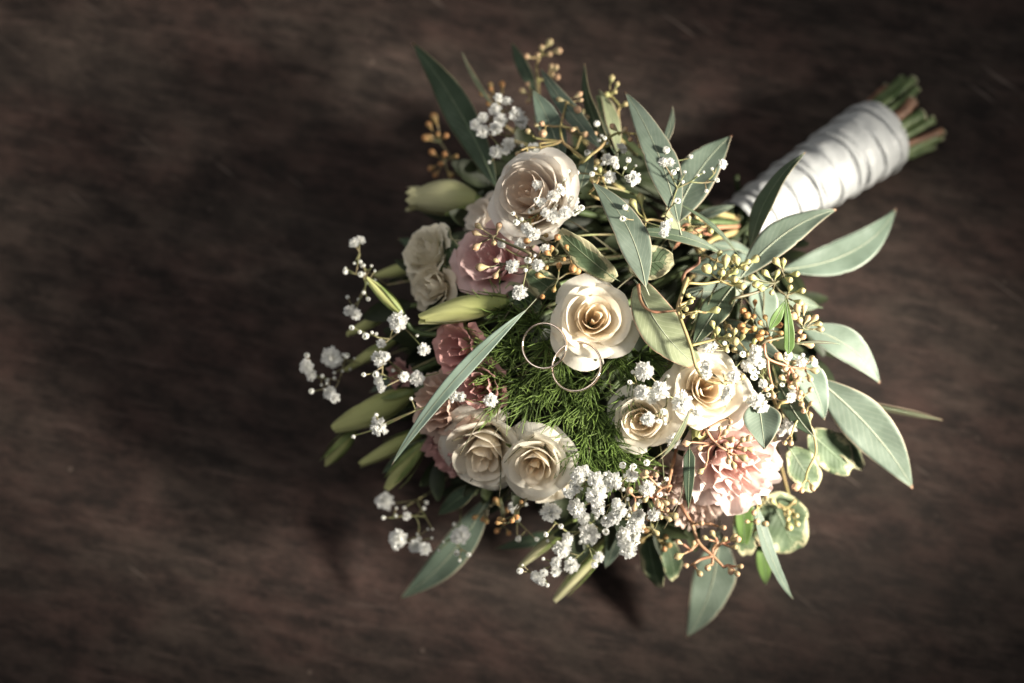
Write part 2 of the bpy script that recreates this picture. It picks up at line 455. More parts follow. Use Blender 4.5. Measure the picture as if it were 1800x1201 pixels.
stems = thing('stem_bundle', 'cut green and brown stems sticking out of the ribbon end', 'stems', P(1549, 236, 0.0215), None)
r2 = random.Random(5)
spots = [(0, 0, 'green')]
for i in range(6): spots.append((0.0075 * math.cos(i * 1.047 + .3), 0.0075 * math.sin(i * 1.047 + .3), ['green', 'brown', 'green', 'green', 'brown', 'green'][i]))
for i in range(19): spots.append((0.0162 * math.cos(i * .3307), 0.0162 * math.sin(i * .3307), ['green', 'green', 'brown', 'green', 'green', 'brown', 'green'][i % 7]))
for i, (x, y, mk) in enumerate(spots):
    ln = r2.uniform(0.013, 0.026); rr = r2.uniform(0.0018, 0.0031)
    a = hA + hax * hL * 0.86 + hx * x * .92 + hy * y * .92
    b = hB + hx * x + hy * y
    e = hB + hax * ln + hx * (x * 1.22 + r2.uniform(-.002, .002)) + hy * (y * 1.2 + r2.uniform(-.002, .002))
    if e.z < rr: e.z = rr + 0.0005
    pts = catmull([a, b, b.lerp(e, .5) + Vector((r2.uniform(-.0008, .0008), r2.uniform(-.0008, .0008), 0)), e], 5)
    mb = MB(); ph = r2.uniform(0, 6)
    mb.tube(pts, lambda f, rr=rr, ph=ph: rr * (1 + 0.06 * math.sin(f * 22 + ph) + (0.10 if f > .9 else 0)), n=10)
    st = mb.build('stem', M[mk], stems)
    d = (pts[-1] - pts[-2]).normalized(); c_ = MB(); fm = frame((d + Vector((r2.uniform(-.4, .4), r2.uniform(-.4, .4), 1.0))).normalized()).to_4x4(); fm.translation = pts[-1] + d * 0.0004
    c_.lathe([(rr * 1.02, -0.0016), (rr * 1.16, 0.0002), (rr * 1.05, 0.0008), (rr * .6, 0.0009), (rr * .3, 0.0003), (0.00001, 0.0003)], 10, 0, fm)
    c_.build('cut_end', M['cut'], st)

# ------------------------------------------------------------------ stems to the binding point
def flower_stem(parent, start, r=0.0013, mat='green', drop=None):
    s = Vector(start)
    d = s - BIND
    e = BIND + Vector((rnd.uniform(-.007, .007), rnd.uniform(-.007, .007), rnd.uniform(-.007, .007)))
    m1 = s.lerp(e, 0.35); m1.z = min(m1.z, max(s.z - 0.025, 0.03)) * 0.5 + max(0.03, s.z - .03) * 0.5
    m2 = s.lerp(e, 0.72); m2.z = 0.5 * m2.z + 0.5 * 0.05
    mb = MB(); mb.tube(catmull([s, m1, m2, e, e + hax * 0.012], 6), r, n=6)
    return mb.build('stem', M[mat], parent)

# ------------------------------------------------------------------ roses and lisianthus
def petal_fn(i, N, Rr, seed, opt):
    r = random.Random(seed * 101 + i)
    t = i / (N - 1)
    a0 = i * 2.399 + r.uniform(-.2, .2)
    op = opt.get('open', 1.0); ruf = opt.get('ruffle', 0.0)
    rr = Rr * (0.05 + 0.95 * t ** opt.get('pw', 0.78)) * r.uniform(.95, 1.05)
    span = (1.5 * (1 - t) ** 1.2 + 0.82 * t + 0.15) * opt.get('span', 1.0)
    zr = Rr * (0.13 + 0.12 * math.sin(math.pi * min(1, t * 1.15 + .05)) - 0.55 * op * t ** 1.8) + Rr * r.uniform(-.035, .035)
    ox, oy = r.uniform(-.06, .06) * Rr, r.uniform(-.06, .06) * Rr
    zb = -Rr * opt.get('deep', 0.95)
    rb = rr * 0.28 + 0.02 * Rr
    curl = Rr * opt.get('curl', 0.16) * (0.10 + 0.9 * t ** 1.5) * r.uniform(.5, 1.35)
    p1, p2, p3 = r.uniform(0, 6.3), r.uniform(0, 6.3), r.uniform(0, 6.3)
    tipk = r.uniform(-.05, .10); sk = r.uniform(-.18, .18)
    rfx = r.uniform(.3, 1.3); skz = r.uniform(-1, 1)
    def fn(u, v):
        x = 2 * u - 1
        ol = 1 - (0.14 if ruf else 0.30) * abs(x) ** (4 if ruf else 2.6) + tipk * max(0, 1 - abs(x - sk) * 4)
        ve = v * ol
        ang = a0 + x * span
        rin = rb + (rr * 1.04 - rb) * math.sin(min(1.0, ve * 1.18) * math.pi / 2) ** 1.1 - rr * 0.10 * max(0, ve - .75) * 4 * (1 - t)
        rout = rb + (rr - rb) * ve ** (1.0)
        k = min(1, t * op)
        rad = rin * (1 - k) + rout * k
        z = zb + (zr - zb) * (ve ** (1.0 - 0.25 * k) if k < .8 else ve ** 0.75)
        c = max(0, (v - .72) / .28) ** 2
        cv = c * (1 - 0.5 * abs(x) ** 2)
        rad += curl * cv * 1.0
        z -= curl * cv * 0.75 * (0.3 + t)
        rad *= 1 + 0.07 * x
        rad += Rr * 0.018 * math.sin(3 * x + p1) * v + Rr * .012 * math.sin(7 * x + 3 * v + p2) * v * v
        z += Rr * 0.030 * math.sin(2.5 * x + p2) * v * v + Rr * .014 * math.sin(6 * x + p3) * v ** 3
        if not ruf:
            ed = max(0, abs(x) - .42) / .58
            z -= Rr * .20 * ed ** 1.6 * v * v * (0.25 + t) * rfx
            rad += Rr * .05 * ed ** 2 * v * v * t
            z += Rr * .06 * x * skz * v * v
        if ruf:
            q = v ** 2.5 * ruf * Rr
            z += q * (0.15 * math.sin(7 * x + p1) + 0.10 * math.sin(15 * x + p2) + .07 * math.sin(27 * x + p3) + .04 * v ** 4 * math.sin(44 * x + p1))
            rad += q * (0.13 * math.sin(8.5 * x + p3) + 0.08 * math.sin(17 * x + p1))
            ang += v * v * ruf * 0.05 * math.sin(13 * x + p2)
        rad = max(rad, Rr * .004)
        return Vector((rad * math.cos(ang) + ox * v, rad * math.sin(ang) + oy * v, z))
    return fn

def flower(name, label, cat, group, px, py, z, rpx, n, mat, N=26, seed=1, inner=None, outer=None, res=(14, 12), sepals=3, **opt):
    c = P(px, py, z); Rr = rpx * S(z)
    Mx = frame(n, opt.get('spin', seed * 1.3))
    base = c + Mx @ Vector((0, 0, -Rr * opt.get('deep', 0.95)))
    t = thing(name, label, cat, base, group)
    sq = opt.get('squash', 1.0)
    for i in range(N):
        f = petal_fn(i, N, Rr, seed, opt)
        mb = MB(); mb.grid(lambda u, v: c + Mx @ f(u, v), *res)
        o = mb.build('petal', M[mat], t)
        q = i / (N - 1); q = min(1, q * 1.5)
        ic, oc = inner or (1, 1, 1), outer or (1, 1, 1)
        j = rnd.uniform(.95, 1.02)
        o.color = tuple((ic[k] * (1 - q) + oc[k] * q) * j for k in range(3)) + (1,)
    for i in range(sepals):
        a = i * 6.283 / max(1, sepals) + seed
        d = Vector((math.cos(a), math.sin(a), 0)); sd = Vector((-math.sin(a), math.cos(a), 0))
        def sf(u, v):
            wd = Rr * .16 * math.sin(math.pi * min(1, v * .9 + .12)) * (2 * u - 1)
            return c + Mx @ (d * Rr * (0.25 + 0.75 * v) + sd * wd + Vector((0, 0, -Rr * (0.98 - .35 * v - .12 * abs(2 * u - 1)))))
        mb = MB(); mb.grid(sf, 4, 8); mb.build('sepal', M['sepal'], t)
    flower_stem(t, base, 0.0016)
    return t

RG = 'cream roses in the bouquet'; LG = 'ruffled pink lisianthus flowers in the bouquet'
pe = (1.0, .91, .80)
flower('rose', 'cream rose with peach heart above the two wedding rings', 'rose', RG, 1046, 558, 0.142, 73, (0.06, 0.02, 1), 'cream', 22, 3, (1, .90, .78), open=0.9, curl=.20)
flower('rose', 'largest sunlit cream rose with peach centre, right of the feathery greenery', 'rose', RG, 1246, 684, 0.136, 76, (0.10, -0.05, 1), 'cream', 21, 11, (1.0, .91, .82), open=1.0, curl=.2)
flower('rose', 'smaller cream rose tucked against the lower left of the largest sunlit rose', 'rose', RG, 1128, 738, 0.130, 60, (-0.28, -0.12, 1), 'cream', 19, 17, (1, .90, .78), open=.85)
flower('rose', 'cream rose with a broad raised petal, directly below the feathery greenery', 'rose', RG, 938, 822, 0.122, 64, (-0.28, -0.50, 1), 'cream', 20, 23, pe, open=.9, curl=.24)
flower('rose', 'shaded ivory rose at the left of the pair below the greenery', 'rose', RG, 848, 806, 0.112, 80, (-0.20, -0.72, .85), 'cream', 20, 31, (1, .93, .86), (1, 1, 1), open=1.0, curl=.24)
flower('ranunculus', 'big white many-petalled bloom with blush heart at the top of the bouquet', 'flower', None, 926, 338, 0.138, 85, (-0.52, 0.10, 1), 'white', 34, 41, (1, .86, .74), open=.75, curl=.10, pw=.8)
flower('rose', 'pale blush rose half hidden below the big white bloom', 'rose', RG, 838, 385, 0.092, 52, (-0.8, 0.15, .7), 'white', 18, 47, None, (.95, .90, .86), open=.9)
flower('lisianthus', 'blurred greenish cream bloom at the upper left edge of the bouquet', 'flower', LG[0:0] or None, 738, 438, 0.098, 56, (-0.7, 0.25, .75), 'creamgreen', 13, 53, ruffle=.25, open=.9)
flower('lisianthus', 'blurred cream bloom below the greenish one, above the fat green bud', 'flower', None, 752, 508, 0.102, 48, (-0.6, -0.2, .8), 'cream', 13, 57, None, (.9, .86, .78), ruffle=.25, open=.9)
flower('rose', 'ivory rose turned downwards below the raised-petal rose', 'rose', RG, 966, 862, 0.095, 54, (0.05, -0.9, .55), 'cream', 16, 61, None, (.92, .90, .86), open=.9)
# pink lisianthus
flower('lisianthus', 'large light pink ruffled bloom in the sun at the lower right', 'flower', LG, 1300, 824, 0.118, 90, (0.22, -0.42, 1), 'pink', 13, 71, (1, .90, .88), ruffle=.72, span=1.25, res=(30, 14), open=1.05, curl=.12, pw=.7)
flower('lisianthus', 'dusty mauve pink bloom left of the cream ring-side rose', 'flower', LG, 858, 452, 0.118, 78, (-0.35, 0.05, 1), 'mauve', 11, 73, ruffle=.20, res=(26, 13), open=1.0, pw=.75)
flower('lisianthus', 'deep pink bloom behind the upper end of the long pale leaf', 'flower', LG, 800, 612, 0.119, 56, (-0.5, -0.1, .9), 'rosepink', 10, 79, None, (1.15, 1.1, 1.1), ruffle=.30, res=(24, 12), open=1.0, pw=.72)
flower('lisianthus', 'dusky pink bloom between the long pale leaf and the feathery greenery', 'flower', LG, 842, 684, 0.122, 54, (-0.35, -0.2, 1), 'rosepink', 10, 83, None, None, ruffle=.30, res=(24, 12), open=1.0, pw=.72)
flower('lisianthus', 'peach bloom crossed by the long pale leaf', 'flower', LG, 766, 714, 0.110, 64, (-0.6, -0.15, .85), 'peach', 13, 89, ruffle=.4, res=(24, 12), open=.95, pw=.75)
flower('lisianthus', 'dark pink bloom hanging in shade left of the ivory roses', 'flower', LG, 788, 800, 0.094, 64, (-0.6, -0.6, .6), 'rosepink', 13, 97, None, (.85, .85, .85), ruffle=.5, res=(24, 12), open=.9, pw=.75)
flower('lisianthus', 'small crimson pink bloom amid the white blossoms at the far left', 'flower', LG, 694, 656, 0.090, 28, (-0.7, 0.1, .7), 'rosepink', 9, 101, ruffle=.6, res=(20, 10), open=1.0, sepals=0)
flower('lisianthus', 'beige pink bloom half hidden left of the large light pink one', 'flower', LG, 1172, 846, 0.108, 48, (-0.05, -0.3, 1), 'beige', 13, 103, ruffle=.7, res=(24, 12), open=1.0, pw=.75)
flower('lisianthus', 'shaded beige bloom turned to the table below the light pink one', 'flower', LG, 1216, 905, 0.082, 62, (0.0, -0.8, .6), 'beige', 12, 107, None, (.9, .88, .86), ruffle=.4, res=(24, 12), open=1.0)

# ------------------------------------------------------------------ closed flower buds
BG = 'closed lisianthus buds'
def bud(label, b, t, wpx, mat='budpetal', sep=4, sepal_len=.5, twist=1.6, openend=0.0, stem=None, name='flower_bud', seed=1, sepw=.30):
    B, T = P(*b), P(*t); L = (T - B).length; W = wpx * .45 * S((b[2] + t[2]) / 2)
    th = thing(name, label, 'bud', B, BG)
    ax = (T - B).normalized(); Mx = frame(ax, seed * 1.1)
    r = random.Random(seed)
    def prof(v):
        pr = math.sin(math.pi * min(1, v * .80 + .085)) ** 0.85 * (1 - .30 * v)
        if v > .86: pr *= 1 + openend * ((v - .86) / .14)
        return pr * 1.16
    for k in range(4):
        a0 = k * math.pi / 2 + r.uniform(-.2, .2); ln = r.uniform(.90, 1.0)
        def fn(u, v, a0=a0, ln=ln, k=k):
            x = 2 * u - 1
            a = a0 + x * 1.25 + twist * v
            rad = W * prof(v * .97) * (0.90 + 0.13 * x * (1 - .3 * v)) + W * .022 * math.sin(9 * x + 6 * v) * v + W * .012 * math.sin(23 * x + 9 * v)
            vv = v * ln * (1 - .05 * abs(x) ** 3 * v)
            bow = W * 0.12 * math.sin(v * 3.14)
            return B + Mx @ Vector((rad * math.cos(a) + bow, rad * math.sin(a), vv * L + openend * W * .14 * math.sin(10 * x + k) * max(0, v - .8) * 5))
        mb = MB(); mb.grid(fn, 14, 18); mb.build('petal', M[mat], th)
    for k in range(sep):
        a0 = k * 6.283 / sep + seed; ll = sepal_len * r.uniform(.85, 1.15); fl = r.uniform(.05, .5)
        def sf(u, v, a0=a0, ll=ll, fl=fl):
            a = a0 + (2 * u - 1) * sepw * 1.6 * (1 - v) ** .7 + twist * v * ll * .3
            rad = W * (prof(min(1, v * ll)) * 1.06 + .08) + W * fl * v ** 2.2 + W * .05 * (1 - abs(2 * u - 1))
            return B + Mx @ Vector((rad * math.cos(a), rad * math.sin(a), L * (v * ll - .015)))
        mb = MB(); mb.grid(sf, 4, 12); mb.build('sepal', M['sepal'], th)
    mb = MB(); mb.tube([B - ax * W * .25, B, B + ax * W * .5], lambda f: W * (.20 + .30 * f), n=8); mb.build('calyx', M['sepal'], th)
    if stem:
        mb = MB(); mb.tube(catmull([B] + [P(*q) for q in stem], 6), 0.0013, n=6); mb.build('stem', M['green'], th)
    else: flower_stem(th, B - ax * W * .2, .0012)
    return th
bud('fat yellow-green bud lying just left of the feathery greenery', (890, 530, .120), (733, 562, .116), 52, seed=2, sep=2, sepal_len=.3)
bud('big pale green bud pointing left below the small crimson bloom', (722, 690, .086), (582, 756, .070), 58, seed=3, sep=2, sepal_len=.3)
bud('small dark green bud with pointed sepals at the tip of the big pale green bud', (622, 757, .064), (570, 818, .052), 30, 'budpetal', 5, .95, seed=4)
bud('blurred yellowish bud below the big pale green bud', (742, 758, .072), (630, 818, .058), 30, seed=5, sep=2)
bud('small green bud below the tip of the long pale leaf', (742, 782, .080), (678, 862, .066), 34, 'budpetal', 5, .85, seed=6)
bud('slender green bud pointing down left below the ivory roses', (1010, 915, .070), (908, 1002, .050), 22, 'budpale', 4, .7, seed=7)
bud('long pale yellow bud pointing to the lower edge below the white blossoms', (1072, 945, .068), (972, 1057, .046), 30, 'budpale', 4, .8, seed=8, sepw=.2)
bud('upright green bud with loose sepals on an arched stem at the far left', (708, 552, .112), (643, 488, .118), 24, 'budpetal', 4, .92, seed=9, stem=[(725, 580, .108), (762, 588, .106), (820, 575, .105), (880, 560, .10)], sepw=.22)
bud('blurred narrow green bud left of the upright one', (690, 545, .078), (606, 590, .070), 24, seed=10, sep=2)
bud('blurred narrow yellow bud behind the round white blossoms at far left', (705, 590, .074), (602, 655, .062), 24, seed=12, sep=2)
bud('half-open green bloom with frilled end left of the big white bloom', (838, 352, .075), (712, 350, .068), 74, 'budpale', 2, .4, .5, 1.1, seed=13)
bud('blurred yellow bud tip peeking out left of the cream blooms', (740, 465, .062), (656, 486, .056), 26, seed=14, sep=2)
bud('round green bud between the smaller cream rose and the light pink bloom', (1238, 742, .112), (1222, 776, .122), 34, 'budpetal', 3, .5, .5, seed=15)

# ------------------------------------------------------------------ leaves
def leaf(name, label, cat, group, b, t, wpx, bow=0.0, arch=.06, n=(0, 0, 1), mat='euc', rib='rib', fold=.12, prof='lance', wave=.07, twist=0.0, seed=0, pet=True):
    B, T = P(*b), P(*t); L = (T - B).length; W = wpx * .5 * S((b[2] + t[2]) / 2)
    th = thing(name, label, cat, B, group)
    a = (T - B).normalized(); N = Vector(n).normalized(); N = (N - a * N.dot(a)).normalized(); sd = a.cross(N)
    r = random.Random(seed + int(b[0] * 7 + b[1])); p1, p2 = r.uniform(0, 6), r.uniform(0, 6); arch *= r.uniform(.6, 1.5)
    N = N + Vector((r.uniform(-.22, .22), r.uniform(-.22, .22), 0)); N = (N - a * N.dot(a)).normalized(); sd = a.cross(N)
    nib = r.uniform(.3, .8); nibs = r.choice((-1, 1))
    def hw(v):
        if prof == 'lance':
            q = math.sin(math.pi / 2 * v / .42) ** .85 if v < .42 else 1 - ((v - .42) / .58) ** 1.75
        elif prof == 'strap':
            q = min(1, v * 6 + .25) * (1 - max(0, (v - .35) / .65) ** 1.7)
        else:
            q = math.sin(math.pi * (v * .93 + .03) ** .95) ** .55
        return max(0.02, q) * (1 - .06 * math.exp(-((v - nib) / .015) ** 2))
    def fn(u, v, up=0.0):
        x = 2 * u - 1
        q = 4 * v * (1 - v)
        k = hw(v)
        tw = twist * (v - .3)
        S_ = sd * math.cos(tw) + N * math.sin(tw); N_ = N * math.cos(tw) - sd * math.sin(tw)
        lift = fold * W * k * abs(x) ** 1.3 + W * wave * math.sin(v * 13 + p1 + x) * x * x + W * .05 * math.sin(v * 5 + p2)
        return B + a * (L * v) + sd * (bow * L * q) + N * (arch * L * q) + S_ * (x * W * k) + N_ * (lift + up)
    mb = MB(); mb.grid(fn, 10, 30); mb.build('blade', M[mat], th, 0.0003)
    mr = MB()
    pts = [fn(.5, i / 24, 0.00022) for i in range(25)]
    if pet: pts = [B - a * L * .07 - N * .001] + pts
    mr.tube(pts, lambda f: max(.00012, min(.0005, W * .042) * (1 - .8 * f)), n=6)
    mr.build('midrib', M[rib], th)
    return th
EG = 'eucalyptus leaves'
def E(label, b, t, wpx, **k):
    return leaf('eucalyptus_leaf', label, 'leaf', EG, b, t, wpx * .93, **k)
LFT = (-.75, .25, .6)
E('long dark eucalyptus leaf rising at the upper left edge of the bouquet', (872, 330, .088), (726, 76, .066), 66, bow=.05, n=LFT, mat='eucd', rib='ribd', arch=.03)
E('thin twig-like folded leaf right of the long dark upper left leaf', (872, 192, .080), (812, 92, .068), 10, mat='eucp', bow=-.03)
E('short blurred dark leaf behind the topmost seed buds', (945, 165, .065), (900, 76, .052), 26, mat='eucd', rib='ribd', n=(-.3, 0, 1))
E('pale grey-green pointed leaf standing above the big white bloom', (990, 285, .106), (936, 158, .104), 52, n=(.3, 0, 1), mat='euca')
E('narrow teal leaf leaning left behind the pale pointed leaf', (1062, 268, .112), (950, 120, .088), 36, n=(.1, -.2, 1), mat='euc', bow=-.04)
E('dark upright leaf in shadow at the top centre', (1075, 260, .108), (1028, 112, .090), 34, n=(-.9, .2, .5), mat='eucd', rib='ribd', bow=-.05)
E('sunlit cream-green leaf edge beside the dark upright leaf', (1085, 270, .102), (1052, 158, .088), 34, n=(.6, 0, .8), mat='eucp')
E('tall grey-green leaf with pale midrib right of the top centre', (1192, 395, .132), (1098, 162, .122), 66, bow=.03, n=(.12, 0, 1))
E('small slim leaf with curled tip behind the tall grey-green leaf', (1158, 268, .106), (1182, 187, .100), 15, bow=.08)
E('broad grey-green leaf leaning right towards the ribbon handle', (1180, 400, .112), (1286, 238, .106), 78, bow=-.05, n=(-.1, 0, 1), fold=.2)
E('sharp grey-green leaf with pale midrib above the ring-side cream rose', (1135, 505, .146), (1040, 320, .140), 66, bow=.08, n=(.05, 0, 1))
E('narrow dark leaf lying across from the sharp leaf towards the handle', (1270, 447, .122), (1084, 410, .134), 24, mat='eucd', rib='ribd', bow=.07)
E('very thin dark blade leaf slanting towards the handle base', (1298, 448, .118), (1184, 354, .126), 10, mat='eucd', rib='ribd', bow=.04)
E('dark leaf standing against the white ribbon handle', (1318, 445, .104), (1416, 268, .118), 44, bow=-.09, n=(-.8, .2, .7), mat='eucd', rib='ribd')
E('upper green leaf stretching right over the lower end of the ribbon', (1302, 488, .112), (1470, 368, .106), 64, bow=-.06, n=(-.15, .1, 1), mat='euc')
E('blurred pale leaf stretching right below the ribbon handle', (1372, 474, .078), (1574, 367, .058), 66, bow=.12, n=(.1, 0, 1), mat='euca')
E('pale olive leaf with pinkish margin right of the ring-side cream rose', (1122, 500, .138), (1222, 640, .140), 82, bow=.10, n=(.25, -.1, 1), mat='eucp', prof='ovate')
E('dark green leaf in shade between the green seed buds', (1292, 500, .118), (1218, 608, .126), 58, n=(-.3, -.1, 1), mat='eucd', rib='rib')
E('blurred aqua leaf pointing right beside the peach seed buds', (1408, 575, .090), (1546, 674, .080), 62, bow=-.10, n=(-.25, .1, 1), mat='euca')
E('soft grey leaf hanging behind the peach seed buds', (1392, 622, .110), (1448, 738, .098), 58, bow=-.06, mat='euca')
E('largest grey-green leaf pointing to the lower right', (1432, 664, .098), (1604, 858, .074), 86, bow=-.05, n=(-.25, .05, 1))
E('narrow brownish leaf seen edge-on at the far right', (1478, 700, .080), (1656, 738, .058), 20, bow=-.07, n=(.2, -.7, .6), mat='eucb', rib='ribd')
E('upright green blade in front of the peach seed buds', (1386, 622, .140), (1380, 522, .148), 20, mat='blade', rib='ribd', prof='strap', bow=.02)
E('small green blade beside the upright one among the seed buds', (1352, 580, .132), (1380, 528, .136), 20, mat='blade', rib='ribd')
E('dark twig-thin leaf pointing right from the seed buds', (1405, 602, .130), (1476, 605, .126), 6, mat='eucb', rib='ribd', bow=-.03)
E('folded grey leaf wedged between cream rose and light pink bloom', (1332, 706, .126), (1344, 790, .132), 72, n=(-.15, 0, 1), prof='lance', fold=.35)
E('dark green leaf right of the folded grey leaf', (1368, 672, .120), (1432, 768, .112), 44, n=(-.6, -.2, .8), mat='eucd', rib='rib')
E('dark upright strap leaf hanging in front of the light pink bloom', (1212, 790, .136), (1210, 895, .130), 22, mat='eucd', rib='ribd', n=(-.3, 0, 1), prof='strap')
E('narrow grey leaf with brown curled tip below the light pink bloom', (1322, 868, .092), (1394, 1053, .070), 28, bow=.10, n=(.5, -.2, .8), mat='euca')
E('broad teal leaf hanging down at the bottom of the picture', (1262, 930, .050), (1208, 1120, .016), 84, bow=-.06, n=(.1, -.1, 1), mat='euc')
E('long teal leaf reaching to the lower left over the table', (862, 868, .052), (703, 1053, .018), 60, bow=-.05, n=(0, -.1, 1), mat='euc')
E('long slim aqua leaf crossing the left flowers below the rings', (925, 545, .150), (688, 818, .126), 29, bow=.03, n=(.05, .1, 1), mat='eucl')
E('thin olive leaf hanging over the smaller cream rose', (1212, 722, .146), (1160, 808, .140), 11, mat='eucp', bow=-.05)
E('small pale leaf behind the lower white blossoms', (1092, 925, .074), (1064, 998, .062), 30, mat='euca')
E('grey leaf behind the green seed buds near the handle', (1330, 462, .102), (1208, 478, .110), 60, mat='euc', n=(.1, .3, 1))
E('dusky grey-green leaf under the green seed buds', (1340, 508, .100), (1196, 512, .112), 46, mat='euc', n=(-.1, -.4, 1))
E('shaded grey leaf under the dark seed buds', (1250, 560, .104), (1385, 640, .110), 54, mat='euc', n=(0, -.2, 1))
E('pale grey leaf glimpsed behind the dark seed buds', (1330, 480, .098), (1345, 610, .108), 60, mat='euca', n=(.2, 0, 1))
E('blurred dark leaf tip below the shaded beige bloom', (1336, 945, .055), (1346, 1028, .040), 30, mat='blade', rib='ribd')
E('dark green strap leaf beside the variegated leaves at the bottom', (1306, 866, .078), (1308, 972, .058), 34, mat='blade', rib='ribd', prof='strap')
E('dark leaf lying behind the seed buds in the lower left shade', (1000, 935, .040), (870, 965, .030), 26, mat='eucd', rib='ribd')
E('grey-green leaf hidden between the top leaves and gypsophila', (1020, 330, .118), (1042, 262, .124), 30, mat='euca')
E('yellow-edged upright leaf under the broad right-leaning leaf', (1182, 438, .116), (1176, 345, .122), 34, mat='eucp', n=(.2, 0, 1))
E('slim shaded leaf under the pale leaf below the handle', (1440, 540, .078), (1330, 520, .088), 34, mat='eucd', rib='ribd')
E('short dark leaf below the dark pink hanging bloom', (842, 850, .070), (770, 905, .052), 34, mat='eucd', rib='ribd')
E('short grey leaf behind the buds at the left edge', (742, 640, .074), (650, 690, .060), 30, mat='euc', rib='ribd')
E('dark leaf behind the cream blooms at the upper left', (790, 460, .070), (700, 420, .056), 34, mat='eucd', rib='ribd')
E('slim leaf lying along the stems towards the ribbon', (1215, 385, .090), (1290, 362, .078), 20, mat='euc')
E('dark leaf under the long slim aqua leaf tip', (760, 770, .080), (672, 832, .064), 30, mat='eucd', rib='ribd')
E('short leaf below the stems at the ribbon start', (1250, 430, .086), (1330, 452, .074), 30, mat='euc')
VG = 'variegated leaves'
def V(label, b, t, wpx, **k):
    return leaf('variegated_leaf', label, 'leaf', VG, b, t, wpx, mat='varieg', rib='ribd', prof='ovate', wave=.14, **k)
V('cream-edged rounded leaf right of the sharp grey-green leaf', (1104, 468, .132), (1184, 456, .136), 62, arch=.1, n=(0, -.1, 1))
V('dark curled cream-edged leaf above the ring-side cream rose', (1082, 490, .134), (984, 406, .138), 50, arch=.08, n=(-.7, -.2, .7))
V('wavy cream-edged leaf left of the mauve pink bloom', (818, 480, .104), (778, 404, .094), 50, n=(-.8, 0, .5))
V('dark cream-edged leaf below the mauve pink bloom', (985, 520, .122), (926, 478, .126), 46, n=(-.4, -.1, .8))
V('second dark cream-edged leaf left of the ring-side cream rose', (950, 545, .118), (892, 500, .118), 40, n=(-.4, -.3, .8))
V('cream-marbled leaf touching the right side of the light pink bloom', (1388, 790, .092), (1432, 860, .086), 60, n=(.2, 0, 1))
V('cream-marbled leaf under the largest grey-green leaf', (1422, 760, .086), (1496, 826, .074), 66, n=(.1, 0, 1))
V('outermost cream-edged leaf at the lower right', (1460, 765, .080), (1516, 822, .068), 42, n=(.4, 0, .9))
V('large marbled leaf blurred below the light pink bloom', (1350, 870, .068), (1398, 968, .056), 92, n=(.1, -.1, 1))
V('cream-edged leaf beside the dark strap leaf at the bottom', (1310, 880, .074), (1312, 975, .058), 50, n=(-.1, -.2, 1))
V('curled narrow cream-edged leaf left of the broad teal leaf', (1140, 925, .064), (1158, 1032, .046), 44, n=(-.5, 0, .9))
V('pale small cream leaf beside the curled one at the bottom', (1168, 945, .066), (1186, 1018, .052), 40, n=(.3, 0, 1))
V('half-seen cream-edged leaf behind the fold of the top leaves', (1085, 235, .094), (1052, 168, .086), 32)
V('dark marbled leaf in the gap left of the big white bloom', (845, 455, .100), (790, 430, .096), 36, n=(-.4, 0, .8))

# ------------------------------------------------------------------ seed bud sprays
def pear():
    mb = MB(); n = 13; pr = []
    for i in range(n + 1):
        f = i / n
        r = 0.10 + 0.42 * (math.sin(min(1, max(0, (f - .18) / .62)) * math.pi / 2) ** 1.5)
        if f > .74: r = 0.52 * math.sqrt(max(0.0, 1 - ((f - .74) / .27) ** 2))
        pr.append((max(r, .06) * .5, f))
    pr.append((0.035, 1.015)); pr.append((0.03, 1.05)); pr.append((0.0005, 1.06))
    mb.lathe(pr, 12)
    return mb
PB = {k: pear().mesh('seed_bud', M[k]) for k in ('budg', 'budo', 'budb')}
def K(ox, oy, s): return lambda c: (ox + c[0] / s, oy + c[1] / s)
K1, K2, K3, K4, K5 = K(680, 40, 4.4475), K(1000, 90, 4.4475), K(660, 280, 4.4475), K(980, 300, 4.4475), K(1100, 430, 4.4475)
K6, K7, K8, K9, K0 = K(1040, 600, 4.4475), K(900, 800, 4.4475), K(640, 820, 4.4475), K(1080, 820, 3.875), K(0, 0, 1)
KA, KB = K(500, 400, 4.4475), K(520, 600, 4.0)
